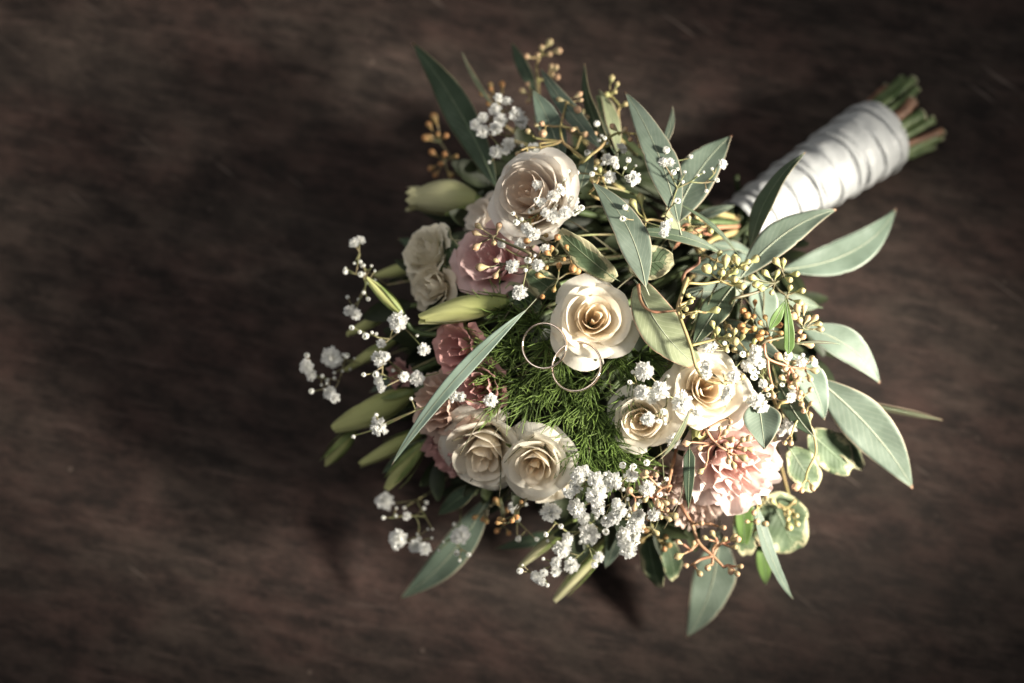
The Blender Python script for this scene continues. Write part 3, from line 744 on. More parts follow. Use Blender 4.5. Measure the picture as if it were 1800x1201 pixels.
def spray(label, kf, dz, stem, clusters, mat='budo', tw='twig', z0=None, size=1.0, r=.0007):
    """stem: crop points; clusters: [(node, [bud heads])]"""
    def pt(c, d=0.0):
        x, y = kf(c); return P(x, y, (zs(x, y) if z0 is None else z0) + dz + d)
    sp = [pt(c, -.003) for c in stem]
    th = thing('seed_bud_spray', label, 'seed buds', sp[0], 'sprays of eucalyptus seed buds')
    mb = MB()
    root = sp[0] + (sp[0] - sp[min(1, len(sp) - 1)]) * .0 + Vector((0, 0, -.03))
    root.z = max(.012, root.z)
    full = [root.lerp(BIND, .25), root.lerp(sp[0], .6)] + sp
    mb.tube(catmull(full, 6), lambda f: r * (1.25 - .5 * f), n=6)
    rr = random.Random(len(label) * 7 + int(stem[0][0]))
    for node, heads in clusters:
        near = min(sp, key=lambda q: (q - pt(node, 0)).length)
        nd = pt(node, -.002)
        if (near - nd).length > .0008: mb.tube(catmull([near, near.lerp(nd, .5) + Vector((rr.uniform(-.001, .001), rr.uniform(-.001, .001), -.0008)), nd], 4), r * .85, r * .7, n=6)
        for h in heads:
            hp = pt(h, rr.uniform(-.002, .004))
            d = hp - nd; L = d.length
            if L < 1e-5: continue
            bl = min(.0074, max(.0055, L * .8)) * size * rr.uniform(.78, 1.08)
            dn = d.normalized()
            # the head sits at hp: pear starts bl*.72 behind it
            dn = (dn + Vector((rr.uniform(-.2, .2), rr.uniform(-.2, .2), rr.uniform(0, .35)))).normalized()
            st = hp - dn * bl * .72
            me = PB[mat]
            place('seed_bud', me, th, st, frame(dn, rr.uniform(0, 6)), bl * rr.uniform(.95, 1.05))
            mb.tube(catmull([nd, nd.lerp(st, .5) + Vector((0, 0, -.0006)), st, st + dn * bl * .12], 4), r * .65, r * .6, n=5)
    mb.build('twig', M[tw], th)
    return th
spray('topmost blurred spray of peach seed buds', K1, 0, [(1190, 600), (1180, 440), (1170, 340), (1195, 262)],
      [((1195, 262), [(1275, 150), (1210, 198), (1345, 220), (1272, 245), (1180, 250), (1095, 265)]), ((1260, 430), [(1285, 345), (1322, 350), (1330, 425), (1290, 400)]), ((1140, 560), [(1100, 480), (1060, 535), (1105, 615)])], 'budo', z0=.072)
spray('small brown seed bud spray beside the thin folded leaf', K1, 0, [(930, 760), (880, 660), (850, 600)],
      [((850, 590), [(810, 490), (815, 520), (740, 553), (800, 630)]), ((890, 600), [(905, 495), (900, 480)])], 'budb', z0=.072)
spray('forked spray of beige seed buds above the big white bloom', K1, .016, [(1540, 1070), (1440, 985), (1375, 930), (1360, 810), (1405, 622)],
      [((1405, 622), [(1345, 600), (1505, 560), (1515, 605), (1490, 678)]), ((1240, 805), [(1165, 800), (1212, 790), (1220, 865)]), ((1485, 820), [(1455, 838), (1548, 872)]),
       ((1150, 900), [(1105, 850)]), ((1190, 945), [(1255, 1085)]), ((1100, 975), [(1025, 1025), (1075, 1050)])], 'budo', 'twig')
spray('dark amber seed bud spray in shade left of the long dark leaf', K1, 0, [(560, 1150), (470, 1010), (410, 930)],
      [((410, 930), [(370, 740), (330, 800), (340, 885), (400, 875), (460, 885), (300, 900)]), ((450, 1080), [(355, 1015), (450, 1030), (420, 1105), (345, 1140), (540, 1045), (380, 1190), (500, 1195)])], 'budb', 'twigdark', z0=.058)
spray('small yellow-green seed bud spray at the top right of centre', K2, 0, [(385, 600), (385, 470), (395, 430), (325, 345)],
      [((325, 345), [(335, 212), (378, 258), (358, 318), (298, 340)]), ((395, 430), [(440, 415)])], 'budg', z0=.096)
spray('arched spray of peach seed buds crossing the tall grey-green leaf', K2, .020, [(130, 850), (245, 755), (310, 680), (400, 638), (535, 650)],
      [((400, 638), [(440, 612), (345, 592)]), ((470, 645), [(480, 690)]), ((535, 650), [(565, 735), (615, 692)])], 'budo')
spray('spray of green-peach seed buds over the mauve pink bloom', K3, .016, [(1210, 740), (1060, 670), (920, 605)],
      [((920, 605), [(800, 520), (780, 575), (965, 520), (925, 655), (785, 688)])], 'budo', 'twigdark')
spray('three seed buds lying on the lower mauve pink petals', K3, .016, [(1120, 800), (1000, 820)],
      [((1000, 820), [(938, 790), (815, 845), (938, 912)])], 'budo', 'twigdark')
spray('dark star of seed buds between mauve bloom and cream rose', K3, .006, [(1200, 1160), (1270, 1085), (1425, 940)],
      [((1425, 940), [(1435, 832), (1275, 908), (1575, 872), (1395, 1020)]), ((1270, 1085), [(1305, 1075)])], 'budb', 'twigdark')
spray('scattered brown seed buds under the gypsophila on the white bloom', K3, .012, [(1420, 720), (1330, 650), (1250, 600)],
      [((1250, 560), [(1215, 468), (1275, 440)]), ((1250, 610), [(1188, 638), (1335, 595)]), ((1380, 650), [(1420, 612)])], 'budb', 'twigdark')
spray('four yellow-green seed buds below the broad right-leaning leaf', K4, .008, [(860, 420), (760, 385), (690, 385)],
      [((690, 385), [(588, 252), (648, 208), (562, 405), (700, 485)])], 'budg')
spray('large cluster of plump green seed buds below the handle', K4, .012, [(1010, 880), (1140, 885), (1280, 862)],
      [((1280, 862), [(1168, 768), (1315, 698), (1285, 800), (1392, 790), (1415, 885), (1445, 905), (1385, 850), (1350, 800)]), ((1415, 760), [(1385, 685), (1400, 700), (1548, 692), (1490, 712), (1468, 760)])], 'budg', 'twig', size=1.1)
spray('dense knot of green seed buds at the right edge of the bouquet', K5, .016, [(850, 420), (1000, 380), (1165, 305), (1235, 240)],
      [((1165, 305), [(985, 258), (1020, 312), (1060, 342), (1088, 220), (1140, 375), (1185, 220)]), ((1235, 235), [(1175, 130), (1232, 130), (1335, 230), (1280, 275)]), ((1255, 400), [(1285, 335), (1375, 362), (1358, 455), (1280, 500)])], 'budg', 'twigdark', size=1.05)
spray('spray of orange-tipped seed buds jutting right from the bouquet', K5, .018, [(1080, 760), (1250, 720), (1395, 665)],
      [((1395, 665), [(1425, 575), (1478, 575), (1512, 622), (1522, 662), (1360, 592), (1360, 680), (1340, 500), (1392, 488), (1310, 560), (1340, 540)]), ((1330, 770), [(1345, 745), (1440, 785), (1385, 722)])], 'budo', 'twigdark')
spray('shaded brown seed buds deep inside the right edge', K5, .003, [(1110, 900), (1060, 780), (1000, 640)],
      [((1000, 560), [(1010, 452), (1000, 560), (980, 672), (905, 640), (920, 520)]), ((1110, 660), [(1050, 722), (1125, 750), (1200, 630), (1210, 692), (1090, 570), (1050, 612), (1060, 690)])], 'budb', 'twigdark')
spray('long arching twig of green seed buds hanging over the largest cream rose', K5, .024, [(480, 270), (410, 480), (425, 570), (505, 790), (560, 980), (665, 1078), (860, 1072)],
      [((540, 420), [(488, 398)]), ((420, 500), [(505, 448), (468, 505), (440, 560)]), ((560, 520), [(522, 560), (705, 512)]), ((700, 740), [(678, 620), (715, 668), (800, 715), (848, 755), (782, 818)]), ((860, 1072), [(905, 1035)])], 'budg', 'twig', r=.0008)
spray('peach seed buds mixed with white blossoms right of the largest rose', K5, .016, [(1080, 780), (1110, 890), (1290, 960)],
      [((1290, 960), [(1190, 870), (1250, 970), (1378, 965), (1480, 985), (1320, 1025)]), ((1400, 940), [(1455, 890), (1440, 1050)]), ((1280, 1090), [(1332, 1080), (1220, 1040), (1355, 1050)]), ((1150, 1120), [(1100, 1130), (1155, 1185)]), ((1340, 1130), [(1362, 1160), (1350, 1195)])], 'budo', 'twigred')
spray('branched spray of brown-peach seed buds on top of the light pink bloom', K6, .020, [(890, 690), (960, 790), (1060, 860), (1090, 890)],
      [((990, 760), [(1005, 680), (1042, 712), (1072, 678), (1100, 768)]), ((1070, 600), [(1085, 630)]), ((940, 800), [(735, 800), (842, 835)]), ((1120, 840), [(1055, 810), (1180, 770), (1228, 760), (1192, 845), (1245, 845)]), ((1065, 865), [(1070, 940), (1122, 910), (1190, 912), (1112, 972)]), ((905, 930), [(850, 1020)])], 'budo', 'twigred')
spray('thin hanging twig with seed buds at the lower right edge', K6, .012, [(1480, 480), (1600, 480), (1645, 570), (1725, 690), (1740, 740), (1752, 872), (1690, 1010), (1672, 1085)],
      [((1620, 520), [(1640, 490), (1655, 545)]), ((1700, 640), [(1705, 580)]), ((1672, 1085), [(1642, 1165), (1725, 1145), (1600, 1140)]), ((1560, 730), [(1510, 795), (1558, 795)])], 'budo', 'twig')
spray('fanned spray of peach seed buds on a red stem at the bottom', K7, .020, [(1240, 220), (1290, 340), (1405, 540), (1460, 685), (1570, 790), (1650, 870)],
      [((1410, 540), [(1482, 532)]), ((1560, 540), [(1655, 568)]), ((1610, 680), [(1565, 608), (1505, 645)]), ((1640, 690), [(1668, 655), (1738, 640), (1745, 720), (1760, 660)]), ((1400, 745), [(1420, 690), (1300, 680), (1300, 792)]), ((1420, 850), [(1362, 865), (1468, 928)]), ((1560, 860), [(1530, 882)]), ((1690, 860), [(1710, 912), (1762, 930), (1790, 870)])], 'budo', 'twigred', r=.0009, z0=.078)
spray('peach seed buds scattered through the dense lower white blossoms', K7, .018, [(1240, 240), (1170, 260), (1100, 330)],
      [((1070, 170), [(1122, 155), (1045, 140), (1030, 160)]), ((960, 330), [(920, 280), (955, 415)]), ((1080, 300), [(1040, 352)]), ((1130, 330), [(1140, 382), (1205, 372), (1258, 365)]), ((1150, 440), [(1162, 412), (1212, 430), (1268, 475), (1162, 482)])], 'budo', 'twigred')
spray('blurred seed buds hanging below the white blossoms at the bottom', K7, 0, [(1090, 540), (1105, 600), (1140, 650)],
      [((1105, 605), [(1010, 668), (1040, 590)]), ((1150, 670), [(1205, 640), (1190, 735), (1230, 705)])], 'budb', 'twig', z0=.076)
spray('dim orange seed buds in the shade below the ivory roses', K8, 0, [(1060, 250), (1090, 360), (1080, 400)],
      [((960, 330), [(865, 400), (925, 415), (955, 430)]), ((1080, 400), [(1097, 440), (1120, 340), (1030, 270)]), ((1090, 470), [(1040, 505), (1130, 520)])], 'budb', 'twigdark', z0=.066)
spray('blurred pale seed buds on the large marbled leaf', K9, 0, [(1230, 230), (1170, 280), (1110, 250)],
      [((1150, 290), [(1182, 312), (1240, 335), (1075, 235), (1190, 412)]), ((1220, 300), [(1245, 392), (1180, 360)])], 'budg', 'twig', z0=.074)

def auto_spray(label, x, y, n, spread, mat, tw, dz=.012, ang=0.0):
    rr = random.Random(int(x * 3 + y)); d = (math.cos(ang), math.sin(ang))
    st = [(x - d[0] * 34, y - d[1] * 34), (x - d[0] * 12 + rr.uniform(-6, 6), y - d[1] * 12 + rr.uniform(-6, 6)), (x + d[0] * 8, y + d[1] * 8), (x + d[0] * 24, y + d[1] * 24 + rr.uniform(-5, 5))]
    cl = []
    for k in range(3):
        nd = (st[k + 1][0] + rr.uniform(-9, 9), st[k + 1][1] + rr.uniform(-9, 9)); hs = []
        a0 = rr.uniform(0, 6.28); m = max(2, n // 3)
        for j in range(m):
            a = a0 + j * 6.28 / m + rr.uniform(-.5, .5); q = rr.uniform(.6, 1.0) * spread
            hs.append((nd[0] + q * math.cos(a), nd[1] + q * math.sin(a)))
        cl.append((nd, hs))
    spray(label, K0, dz, st, cl, mat, tw, size=.92, r=.00055)
auto_spray('small olive seed buds between the handle leaves and the green cluster', 1268, 462, 7, 22, 'budg', 'twig', .004, .4)
auto_spray('tan seed buds filling the gap below the dense green knot', 1330, 585, 9, 24, 'budb', 'twigdark', .004, 1.2)
auto_spray('tan seed buds right of the shaded gypsophila blossom', 1408, 700, 7, 20, 'budo', 'twig', .006, 1.3)
auto_spray('brown seed buds below the beige pink bloom', 1160, 905, 9, 22, 'budo', 'twigdark', .004, 1.9)
auto_spray('olive seed buds between the tall leaf and the big white bloom', 1052, 300, 8, 22, 'budg', 'twig', .010, -1.3)
auto_spray('tan seed buds behind the arched spray at top centre', 1020, 225, 8, 22, 'budo', 'twig', .000, -1.4)
auto_spray('dark seed buds tucked under the curled cream-edged leaf', 985, 455, 8, 24, 'budb', 'twigdark', .010, 2.9)
auto_spray('green seed buds beside the four below the broad leaf', 1215, 400, 6, 20, 'budg', 'twig', -.004, -.2)
auto_spray('tan seed buds at the lower edge of the light pink bloom', 1330, 905, 8, 22, 'budo', 'twig', -.006, 1.5)
auto_spray('dim seed buds left of the dense lower gypsophila', 905, 905, 7, 22, 'budb', 'twigdark', -.006, 2.2)
auto_spray('olive seed buds under the soft grey hanging leaf', 1395, 650, 7, 20, 'budo', 'twigdark', .010, .8)
auto_spray('small green seed buds above the folded grey leaf', 1300, 600, 6, 18, 'budg', 'twig', .008, 1.0)

# ------------------------------------------------------------------ gypsophila
def blossom_mesh(seed):
    r = random.Random(seed); mb = MB()
    for ring, (n, el, ln) in enumerate(((15, .0, 1.0), (14, .28, .98), (12, .56, .95), (10, .84, .90), (7, 1.12, .84), (5, 1.4, .78))):
        for k in range(n):
            a = k * 6.283 / n + ring * .5 + r.uniform(-.25, .25); e = el + r.uniform(-.16, .16)
            d = Vector((math.cos(a) * math.cos(e), math.sin(a) * math.cos(e), math.sin(e)))
            sd = Vector((-math.sin(a), math.cos(a), 0)); sd = (sd + Vector((0, 0, r.uniform(-.25, .25)))).normalized()
            nn = d.cross(sd); L = ln * r.uniform(.8, 1.1) * .5; wd = r.uniform(.075, .13); cu = r.uniform(-.04, .12); ph = r.uniform(0, 6)
            def fn(u, v):
                x = 2 * u - 1
                wv = wd * (.25 + .75 * v ** .7)
                return d * (L * (v - .14 * abs(x) * v + .09 * v * v * math.cos(6 * x + ph))) + sd * (x * wv) + nn * (cu * v * v + .06 * v * math.sin(4 * x + ph))
            mb.grid(fn, 4, 3)
    mb.lathe([(.02, -.34), (.10, -.26), (.13, -.10), (.10, .02)], 8, 1)
    return mb.mesh('blossom', [M['gyp'], M['sepal']])
def gbud_mesh(seed):
    r = random.Random(seed); mb = MB()
    for k in range(6):
        a = k * 1.047 + r.uniform(-.2, .2)
        def fn(u, v):
            x = 2 * u - 1
            th = v * 2.6; rad = .42 * math.sin(th * .95 + .25) + .02 * k % .05
            return Vector((rad * math.cos(a + x * .62), rad * math.sin(a + x * .62), -.42 * math.cos(th) + .06 * math.sin(3 * x + k)))
        mb.grid(fn, 3, 6)
    for k in range(5):
        a = k * 1.256 + .4
        def fc(u, v):
            x = 2 * u - 1; th = v * 1.5; rad = .46 * math.sin(th)
            return Vector((rad * math.cos(a + x * .5 * (1 - v * .8)), rad * math.sin(a + x * .5 * (1 - v * .8)), -.47 * math.cos(th)))
        mb.grid(fc, 2, 4, 1)
    return mb.mesh('blossom_bud', [M['gyp'], M['sepal']])
GB = [blossom_mesh(i) for i in range(5)]
GS = [gbud_mesh(i) for i in range(3)]
def sprig(label, kf, sc_, hub, flowers, dz=.014, z0=None, mat='gypstem'):
    rr = random.Random(len(label) + int(hub[0]))
    def pt(c, d): 
        x, y = kf(c); return P(x, y, max(.006, (zs(x, y) if z0 is None else z0) + d)), (x, y)
    H, hpx = pt(hub, dz - .022)
    th = thing('gypsophila_sprig', label, 'gypsophila', H, 'sprigs of white gypsophila')
    mb = MB()
    root = H.lerp(BIND, .3); root.z = max(.02, min(root.z, H.z - .01))
    mb.tube(catmull([root, root.lerp(H, .5) + Vector((0, 0, .003)), H], 5), .0005, n=5)
    nodes = [H]
    fl = []
    for f in flowers:
        p, _ = pt(f, dz + rr.uniform(-.004, .005)); fl.append((p, f[2]))
    fl.sort(key=lambda q: (q[0] - H).length)
    for p, size in fl:
        hd = (p - H).length
        best = min([n for n in nodes if (n - H).length <= hd + .002], key=lambda n: (n - p).length)
        dv = p - best
        z_ = CL.z - p.z
        D = size / sc_ * S(p.z)
        small = D < .0040
        facing = (dv.normalized() * .55 + Vector((rr.uniform(-.5, .5), rr.uniform(-.5, .5), .9 + rr.uniform(0, .4)))).normalized()
        base = p - facing * D * .40
        mid = best.lerp(base, .55) + Vector((rr.uniform(-.0012, .0012), rr.uniform(-.0012, .0012), -.0015))
        mb.tube(catmull([best, mid, base - facing * D * .15, base + facing * D * .1], 4), .00036, .00024, n=5)
        nodes.append(mid)
        if small: place('blossom_bud', GS[rr.randrange(3)], th, p, frame(facing, rr.uniform(0, 6)), D * 1.0)
        else: place('blossom', GB[rr.randrange(5)], th, p, frame(facing, rr.uniform(0, 6)), D * 1.06)
        if rr.random() < .6:
            q = mid + Vector((rr.uniform(-.006, .006), rr.uniform(-.006, .006), rr.uniform(.001, .006)))
            fc = (q - mid).normalized()
            mb.tube([mid, q], .00024, n=4)
            place('blossom_bud', GS[rr.randrange(3)], th, q, frame(fc), rr.uniform(.0013, .0024))
    mb.build('stem', M[mat], th)
    return th
sprig('cluster of white gypsophila right beside the long dark upper leaf', K1, 4.4475, (930, 900), [(850, 680, 110), (750, 745, 95), (870, 590, 80), (940, 620, 90), (1010, 720, 130), (1045, 775, 120), (750, 850, 110), (850, 830, 110), (890, 760, 110), (690, 800, 90), (855, 1010, 110), (950, 950, 110), (800, 1090, 35), (1060, 960, 35), (930, 1005, 70)], z0=.088)
sprig('small gypsophila blossoms under the forked seed bud spray', K1, 4.4475, (1250, 1100), [(1150, 990, 110), (1360, 1040, 45), (1300, 1130, 60)], dz=.008)
sprig('airy gypsophila among the seed buds at top centre', K2, 4.4475, (240, 1050), [(218, 565, 62), (236, 697, 42), (255, 660, 28), (145, 795, 62), (410, 765, 95), (300, 850, 100), (350, 860, 80), (466, 850, 55), (320, 985, 100), (505, 995, 120), (180, 960, 50), (50, 955, 50), (370, 900, 60), (450, 985, 40)], dz=.018)
sprig('open gypsophila sprig crossing the broad right-leaning leaf', K2, 4.4475, (720, 1290), [(765, 772, 66), (740, 870, 85), (790, 875, 85), (818, 945, 55), (906, 946, 34), (955, 822, 42), (1197, 885, 85), (1160, 1008, 44), (850, 1170, 60), (1010, 970, 25), (442, 1220, 55), (420, 1310, 55), (755, 1370, 90), (745, 1420, 80)], dz=.026)
sprig('gypsophila spread over the right half of the big white bloom', K3, 4.4475, (1420, 620), [(1265, 205, 92), (1390, 290, 105), (1300, 345, 95), (1540, 330, 105), (1450, 250, 80), (1220, 400, 70), (1480, 420, 110), (1390, 450, 120), (1560, 400, 90), (1075, 425, 42), (1100, 490, 68), (1180, 545, 100), (1235, 585, 110), (1260, 320, 60), (1440, 205, 45), (1610, 380, 60), (1570, 105, 55), (1330, 420, 80)], dz=.022)
sprig('gypsophila blossoms lying on the mauve pink bloom', K3, 4.4475, (1330, 780), [(1070, 840, 110), (985, 660, 80), (1130, 665, 90), (1270, 830, 105), (1190, 790, 70), (1130, 1040, 130), (1330, 700, 80)], dz=.012)
sprig('single gypsophila blossoms reaching out at the upper far left', KA, 4.4475, (800, 450), [(545, 125, 90), (590, 105, 90), (475, 345, 54), (596, 367, 56), (620, 295, 32), (605, 300, 30), (680, 300, 24), (620, 510, 36), (655, 560, 40), (580, 565, 32), (500, 650, 80), (560, 680, 90), (530, 640, 80)], z0=.085)
sprig('bright round gypsophila blossom at the base of the upright green bud', KA, 4.4475, (1010, 850), [(888, 740, 170), (635, 850, 66), (525, 785, 50), (1088, 955, 100), (685, 820, 30), (755, 910, 80)], dz=.008)
sprig('blurred gypsophila blossoms forming the leftmost edge of the bouquet', KA, 4.4475, (640, 1060), [(375, 1015, 170), (487, 1000, 55), (175, 1000, 52), (175, 1090, 120), (215, 1160, 90), (360, 1290, 120), (390, 1330, 90), (210, 1280, 52), (390, 1140, 32), (295, 1160, 36)], z0=.072)
sprig('gypsophila around the small crimson pink bloom', KA, 4.4475, (900, 1150), [(745, 1025, 125), (790, 1010, 80), (620, 1150, 42), (715, 1150, 66), (740, 1200, 90), (760, 1255, 80), (930, 1165, 90), (1040, 1185, 125), (1250, 1120, 40)], z0=.098)
sprig('gypsophila blossoms between the peach bloom and ivory rose', KB, 4.0, (1230, 480), [(1110, 380, 80), (1160, 395, 80), (1370, 415, 105), (590, 600, 140), (405, 672, 30)], dz=.006)
sprig('blurred gypsophila sprig hanging over the table at the lower left', K8, 4.4475, (520, 200), [(165, 275, 150), (335, 388, 70), (315, 325, 32), (248, 385, 32), (150, 402, 36), (268, 572, 155), (400, 620, 110), (478, 645, 100), (430, 568, 50), (535, 492, 24)], z0=.050)
sprig('blurred gypsophila blossom in front of the long teal leaf', K8, 4.4475, (760, 300), [(760, 535, 140), (720, 560, 90), (725, 678, 54), (818, 690, 40), (620, 590, 24)], z0=.055)
sprig('dim gypsophila in the shade below the ivory roses', K8, 4.4475, (1120, 260), [(1165, 320, 90), (1205, 570, 50), (1200, 412, 56), (1350, 570, 40), (1190, 215, 28)], z0=.064)
sprig('dense mass of white gypsophila at the bottom centre', K7, 4.4475, (900, 260), [(520, 165, 125), (560, 135, 120), (655, 192, 135), (790, 205, 155), (655, 320, 165), (510, 415, 155), (500, 245, 115), (680, 420, 120), (800, 490, 120), (840, 440, 130), (960, 540, 140), (985, 470, 110), (1060, 265, 125), (930, 165, 110), (1110, 465, 110), (864, 78, 64), (450, 300, 90), (740, 520, 95), (820, 380, 90), (1155, 310, 50), (1152, 230, 38), (1208, 186, 40), (950, 90, 60), (700, 260, 90)], dz=.014)
sprig('round gypsophila blossoms on the lower left rim of the dense mass', K7, 4.4475, (600, 500), [(300, 455, 165), (600, 618, 165), (390, 725, 155), (465, 860, 130), (345, 840, 90), (340, 905, 95), (190, 950, 95), (265, 622, 44), (382, 556, 48), (735, 600, 64), (680, 800, 85), (645, 862, 60), (560, 490, 110), (250, 920, 70), (235, 990, 70), (60, 905, 60), (440, 650, 100)], z0=.088)
sprig('gypsophila hanging beside the small pale leaf at the bottom', K7, 4.4475, (940, 500), [(880, 625, 130), (950, 650, 110), (910, 740, 140), (980, 622, 56), (967, 690, 44), (1000, 560, 80), (870, 690, 90)], z0=.092)
sprig('gypsophila scattered across the two sunlit cream roses', K6, 4.4475, (640, 250), [(415, 235, 165), (400, 400, 130), (540, 390, 165), (470, 440, 110), (705, 475, 170), (830, 560, 100), (445, 610, 120), (522, 625, 44), (297, 320, 44), (560, 550, 60)], dz=.018)
sprig('white blossoms lying on the heart of the largest cream rose', K6, 4.4475, (1010, 200), [(905, 200, 110), (900, 255, 90), (1110, 280, 110), (1075, 390, 110), (1040, 440, 80)], dz=.026)
sprig('gypsophila packed between the largest rose and the peach buds', K6, 4.4475, (1340, 300), [(1285, 80, 110), (1270, 140, 110), (1320, 170, 100), (1215, 190, 100), (1532, 115, 80), (1640, 160, 90), (1730, 165, 80), (1270, 280, 66), (1340, 335, 80), (1290, 460, 120), (1330, 510, 110), (1575, 390, 85), (1555, 445, 85), (1262, 395, 40), (1382, 420, 44), (1490, 340, 44), (1405, 352, 34), (1180, 100, 60), (1230, 470, 60), (1260, 230, 70), (900, 30, 110), (950, 50, 90)], dz=.014)
sprig('one gypsophila blossom below the smaller cream rose', K6, 4.4475, (700, 760), [(640, 780, 110), (650, 740, 70), (430, 950, 60)], dz=.004)
sprig('shaded gypsophila blossom beside the folded grey leaf', K6, 4.4475, (1500, 600), [(1550, 660, 130), (1480, 710, 70)], dz=.002)

# ------------------------------------------------------------------ feathery green head
fh = thing('feathery_greenery', 'ball of fine feathery green filaments under the two rings', 'greenery', P(1000, 650, .085))
tufts = [(892, 600, -1, -.2), (884, 642, -1, -.4), (898, 688, -.8, -.7), (1035, 795, 0, -1), (1058, 806, .3, -1), (1015, 765, -.4, -1), (905, 555, -1, .2), (975, 590, -.5, -.6), (930, 610, -.9, -.3), (965, 640, -.6, -.7), (900, 650, -1, -.5), (1000, 655, -.4, -.8), (1045, 650, -.3, -.8), (945, 690, -.7, -.8),
         (1000, 700, -.3, -1), (1050, 700, -.2, -1), (1100, 635, .3, -.9), (1095, 670, .1, -1), (900, 610, -1, -.1), (1080, 720, -.1, -1), (970, 670, -.5, -.9), (1020, 690, 0, -1), (930, 660, -.8, -.7),
         (1030, 735, -.1, -1), (1040, 730, .5, -1), (1060, 760, .6, -.8), (1040, 770, -.3, -1), (1100, 790, .3, -.9), (990, 620, -.2, -.8), (1070, 610, .2, -.8), (1120, 620, .8, -.5), (960, 575, -.7, .1), (1110, 700, -.5, -1), (1130, 650, .4, -1), (1075, 785, .1, -1), ]
for i, (x, y, dx, dy) in enumerate(tufts):
    r = random.Random(900 + i)
    z = zs(x, y) - .006
    root = P(x, y, z - .010)
    D = Vector((dx, dy, 0)).normalized() * .75 + Vector((0, 0, .55))
    mb = MB()
    tip = root + D.normalized() * .010
    mb.tube([root - D.normalized() * .012, root, tip], .0011, .0005, n=5)
    Dn = D.normalized()
    for k in range(44):
        f = r.random()
        p0 = root.lerp(tip, f)
        d = (Dn * .8 + Vector((r.gauss(0, .55), r.gauss(0, .55), r.gauss(.15, .4)))).normalized()
        L = r.uniform(.0085, .0175) * (1 - .2 * f)
        rv = Vector((r.gauss(0, 1), r.gauss(0, 1), r.gauss(0, .8))); rv = (rv - d * rv.dot(d)).normalized()
        side = rv * r.uniform(.3, 1.0) + Vector((dx * .35, dy * .35, -.25))
        pts = [p0 + d * (L * q / 6) + side * (L * (q / 6) ** 2 * .62) for q in range(7)]
        mb.tube(pts, lambda s: .00034 * (1 - .70 * s ** 2), n=4, cap=False)
    mb.build('filament_tuft', M['fil'], fh)
mb = MB(); mb.tube(catmull([P(1000, 650, .100), P(1080, 560, .07), BIND], 6), .002, n=7); mb.build('stem', M['green'], fh)

# ------------------------------------------------------------------ rings
def ring(label, px, py, z, rpx, n, spin=0):
    c = P(px, py, z); Ro = rpx * S(z)
    th = None
    mb = MB(); Mx = frame(n, spin)
    ww, tt = .00120, .00052
    def fn(u, v):
        a = 2 * math.pi * u; b = 2 * math.pi * v
        cx, sx = math.cos(b), math.sin(b)
        sg = lambda q, e: math.copysign(abs(q) ** e, q)
        rr = Ro - tt + tt * sg(cx, .7 if cx < 0 else .9); zz = ww * sg(sx, .75)
        return c + Mx @ Vector((rr * math.cos(a), rr * math.sin(a), zz))
    mb.grid(fn, 96, 20)
    o = bpy.data.objects.new('wedding_ring', mb.mesh('wedding_ring', M['gold'], c)); col.objects.link(o); o.location = c
    tag(o, label, 'ring', 'pair of wedding rings')
ring('upper left wedding ring lying on the feathery greenery', 957, 608, .1400, 42, (-.30, -.12, 1))
ring('lower right wedding ring leaning against the cream rose', 1014, 645, .1390, 47, (-.34, .16, 1))

# ------------------------------------------------------------------ small twigs near the handle
def twig(label, pts, r, mat):
    pp = [P(*q) for q in pts]
    mb = MB(); mb.tube(catmull(pp, 7), lambda f: r * (1.1 - .35 * f + .08 * math.sin(f * 19)), n=7)
    o = bpy.data.objects.new('twig', mb.mesh('twig', M[mat], pp[0])); col.objects.link(o); o.location = pp[0]
    return tag(o, label, 'twig', 'bare twigs near the handle')
twig('red twig bent towards the ribbon handle', [(1180, 436, .098), (1205, 414, .100), (1240, 402, .094), (1300, 398, .06)], .0013, 'twigred')
twig('short curled pink twig beside the red twig', [(1198, 408, .102), (1202, 396, .104), (1212, 398, .104), (1222, 408, .100), (1250, 412, .08)], .0009, 'twigred')
twig('straw yellow stem running level into the ribbon', [(1200, 376, .088), (1250, 374, .078), (1300, 384, .060)], .0017, 'twig')
twig('olive stem below the straw yellow one', [(1225, 440, .088), (1262, 418, .080), (1305, 404, .058)], .0018, 'twig')
twig('green stem rising beside the ribbon start', [(1200, 395, .080), (1250, 392, .074), (1302, 394, .056)], .0019, 'green')
twig('brown dried curl beside the cream-edged rounded leaf', [(1200, 495, .136), (1204, 480, .140), (1218, 470, .140), (1228, 462, .142), (1229, 452, .144)], .0008, 'brown')
twig('pinkish leaf stalk linking pale olive leaf to the hanging twig', [(1122, 500, .141), (1128, 532, .144), (1148, 548, .146), (1192, 546, .146)], .0007, 'twigred')

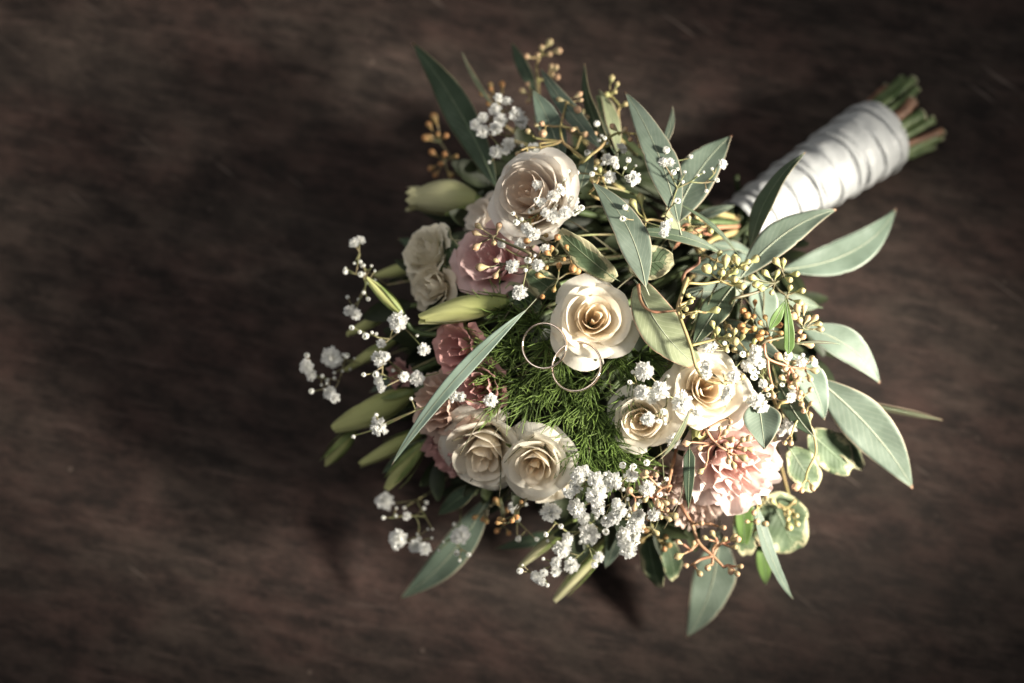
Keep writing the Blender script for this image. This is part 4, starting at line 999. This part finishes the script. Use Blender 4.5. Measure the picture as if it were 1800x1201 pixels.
# ------------------------------------------------------------------ filler deep inside
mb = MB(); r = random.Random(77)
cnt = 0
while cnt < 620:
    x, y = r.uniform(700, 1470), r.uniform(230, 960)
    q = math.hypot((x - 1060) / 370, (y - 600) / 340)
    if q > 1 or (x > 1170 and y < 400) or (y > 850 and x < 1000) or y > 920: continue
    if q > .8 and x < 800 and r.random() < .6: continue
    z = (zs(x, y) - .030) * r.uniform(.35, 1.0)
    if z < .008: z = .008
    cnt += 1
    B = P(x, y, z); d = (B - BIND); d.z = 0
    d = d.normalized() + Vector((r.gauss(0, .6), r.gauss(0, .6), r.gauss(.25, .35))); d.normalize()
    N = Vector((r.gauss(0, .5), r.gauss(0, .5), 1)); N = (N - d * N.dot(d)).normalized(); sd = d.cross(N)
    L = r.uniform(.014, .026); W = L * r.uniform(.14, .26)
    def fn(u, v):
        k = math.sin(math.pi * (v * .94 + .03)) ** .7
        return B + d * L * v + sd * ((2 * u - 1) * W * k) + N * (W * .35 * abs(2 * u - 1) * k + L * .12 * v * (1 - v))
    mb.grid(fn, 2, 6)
for k in range(60):
    x, y = r.uniform(780, 1400), r.uniform(300, 900)
    a = P(x, y, max(.012, (zs(x, y) - .03) * r.uniform(.5, 1)))
    e = BIND + Vector((r.uniform(-.008, .008), r.uniform(-.008, .008), r.uniform(-.008, .008)))
    mb.tube(catmull([a, a.lerp(e, .5) + Vector((0, 0, r.uniform(-.012, .004))), e], 5), r.uniform(.0007, .0016), n=5)
for k in range(46):
    x, y = r.uniform(820, 1360), r.uniform(330, 880)
    if x > 1150 and y < 470: continue
    z = zs(x, y) + r.uniform(-.014, -.001)
    a = P(x, y, z); d = a - BIND; d.z = 0; d = (d.normalized() + Vector((r.gauss(0, .5), r.gauss(0, .5), 0))).normalized()
    L = r.uniform(.02, .05)
    mb.tube(catmull([a - d * L + Vector((0, 0, -.014)), a - d * L * .45 + Vector((r.gauss(0, .003), r.gauss(0, .003), -.003)), a, a + d * L * .25 + Vector((r.gauss(0, .003), r.gauss(0, .003), .001))], 5), r.uniform(.0003, .0006), .00022, n=5, m=1)
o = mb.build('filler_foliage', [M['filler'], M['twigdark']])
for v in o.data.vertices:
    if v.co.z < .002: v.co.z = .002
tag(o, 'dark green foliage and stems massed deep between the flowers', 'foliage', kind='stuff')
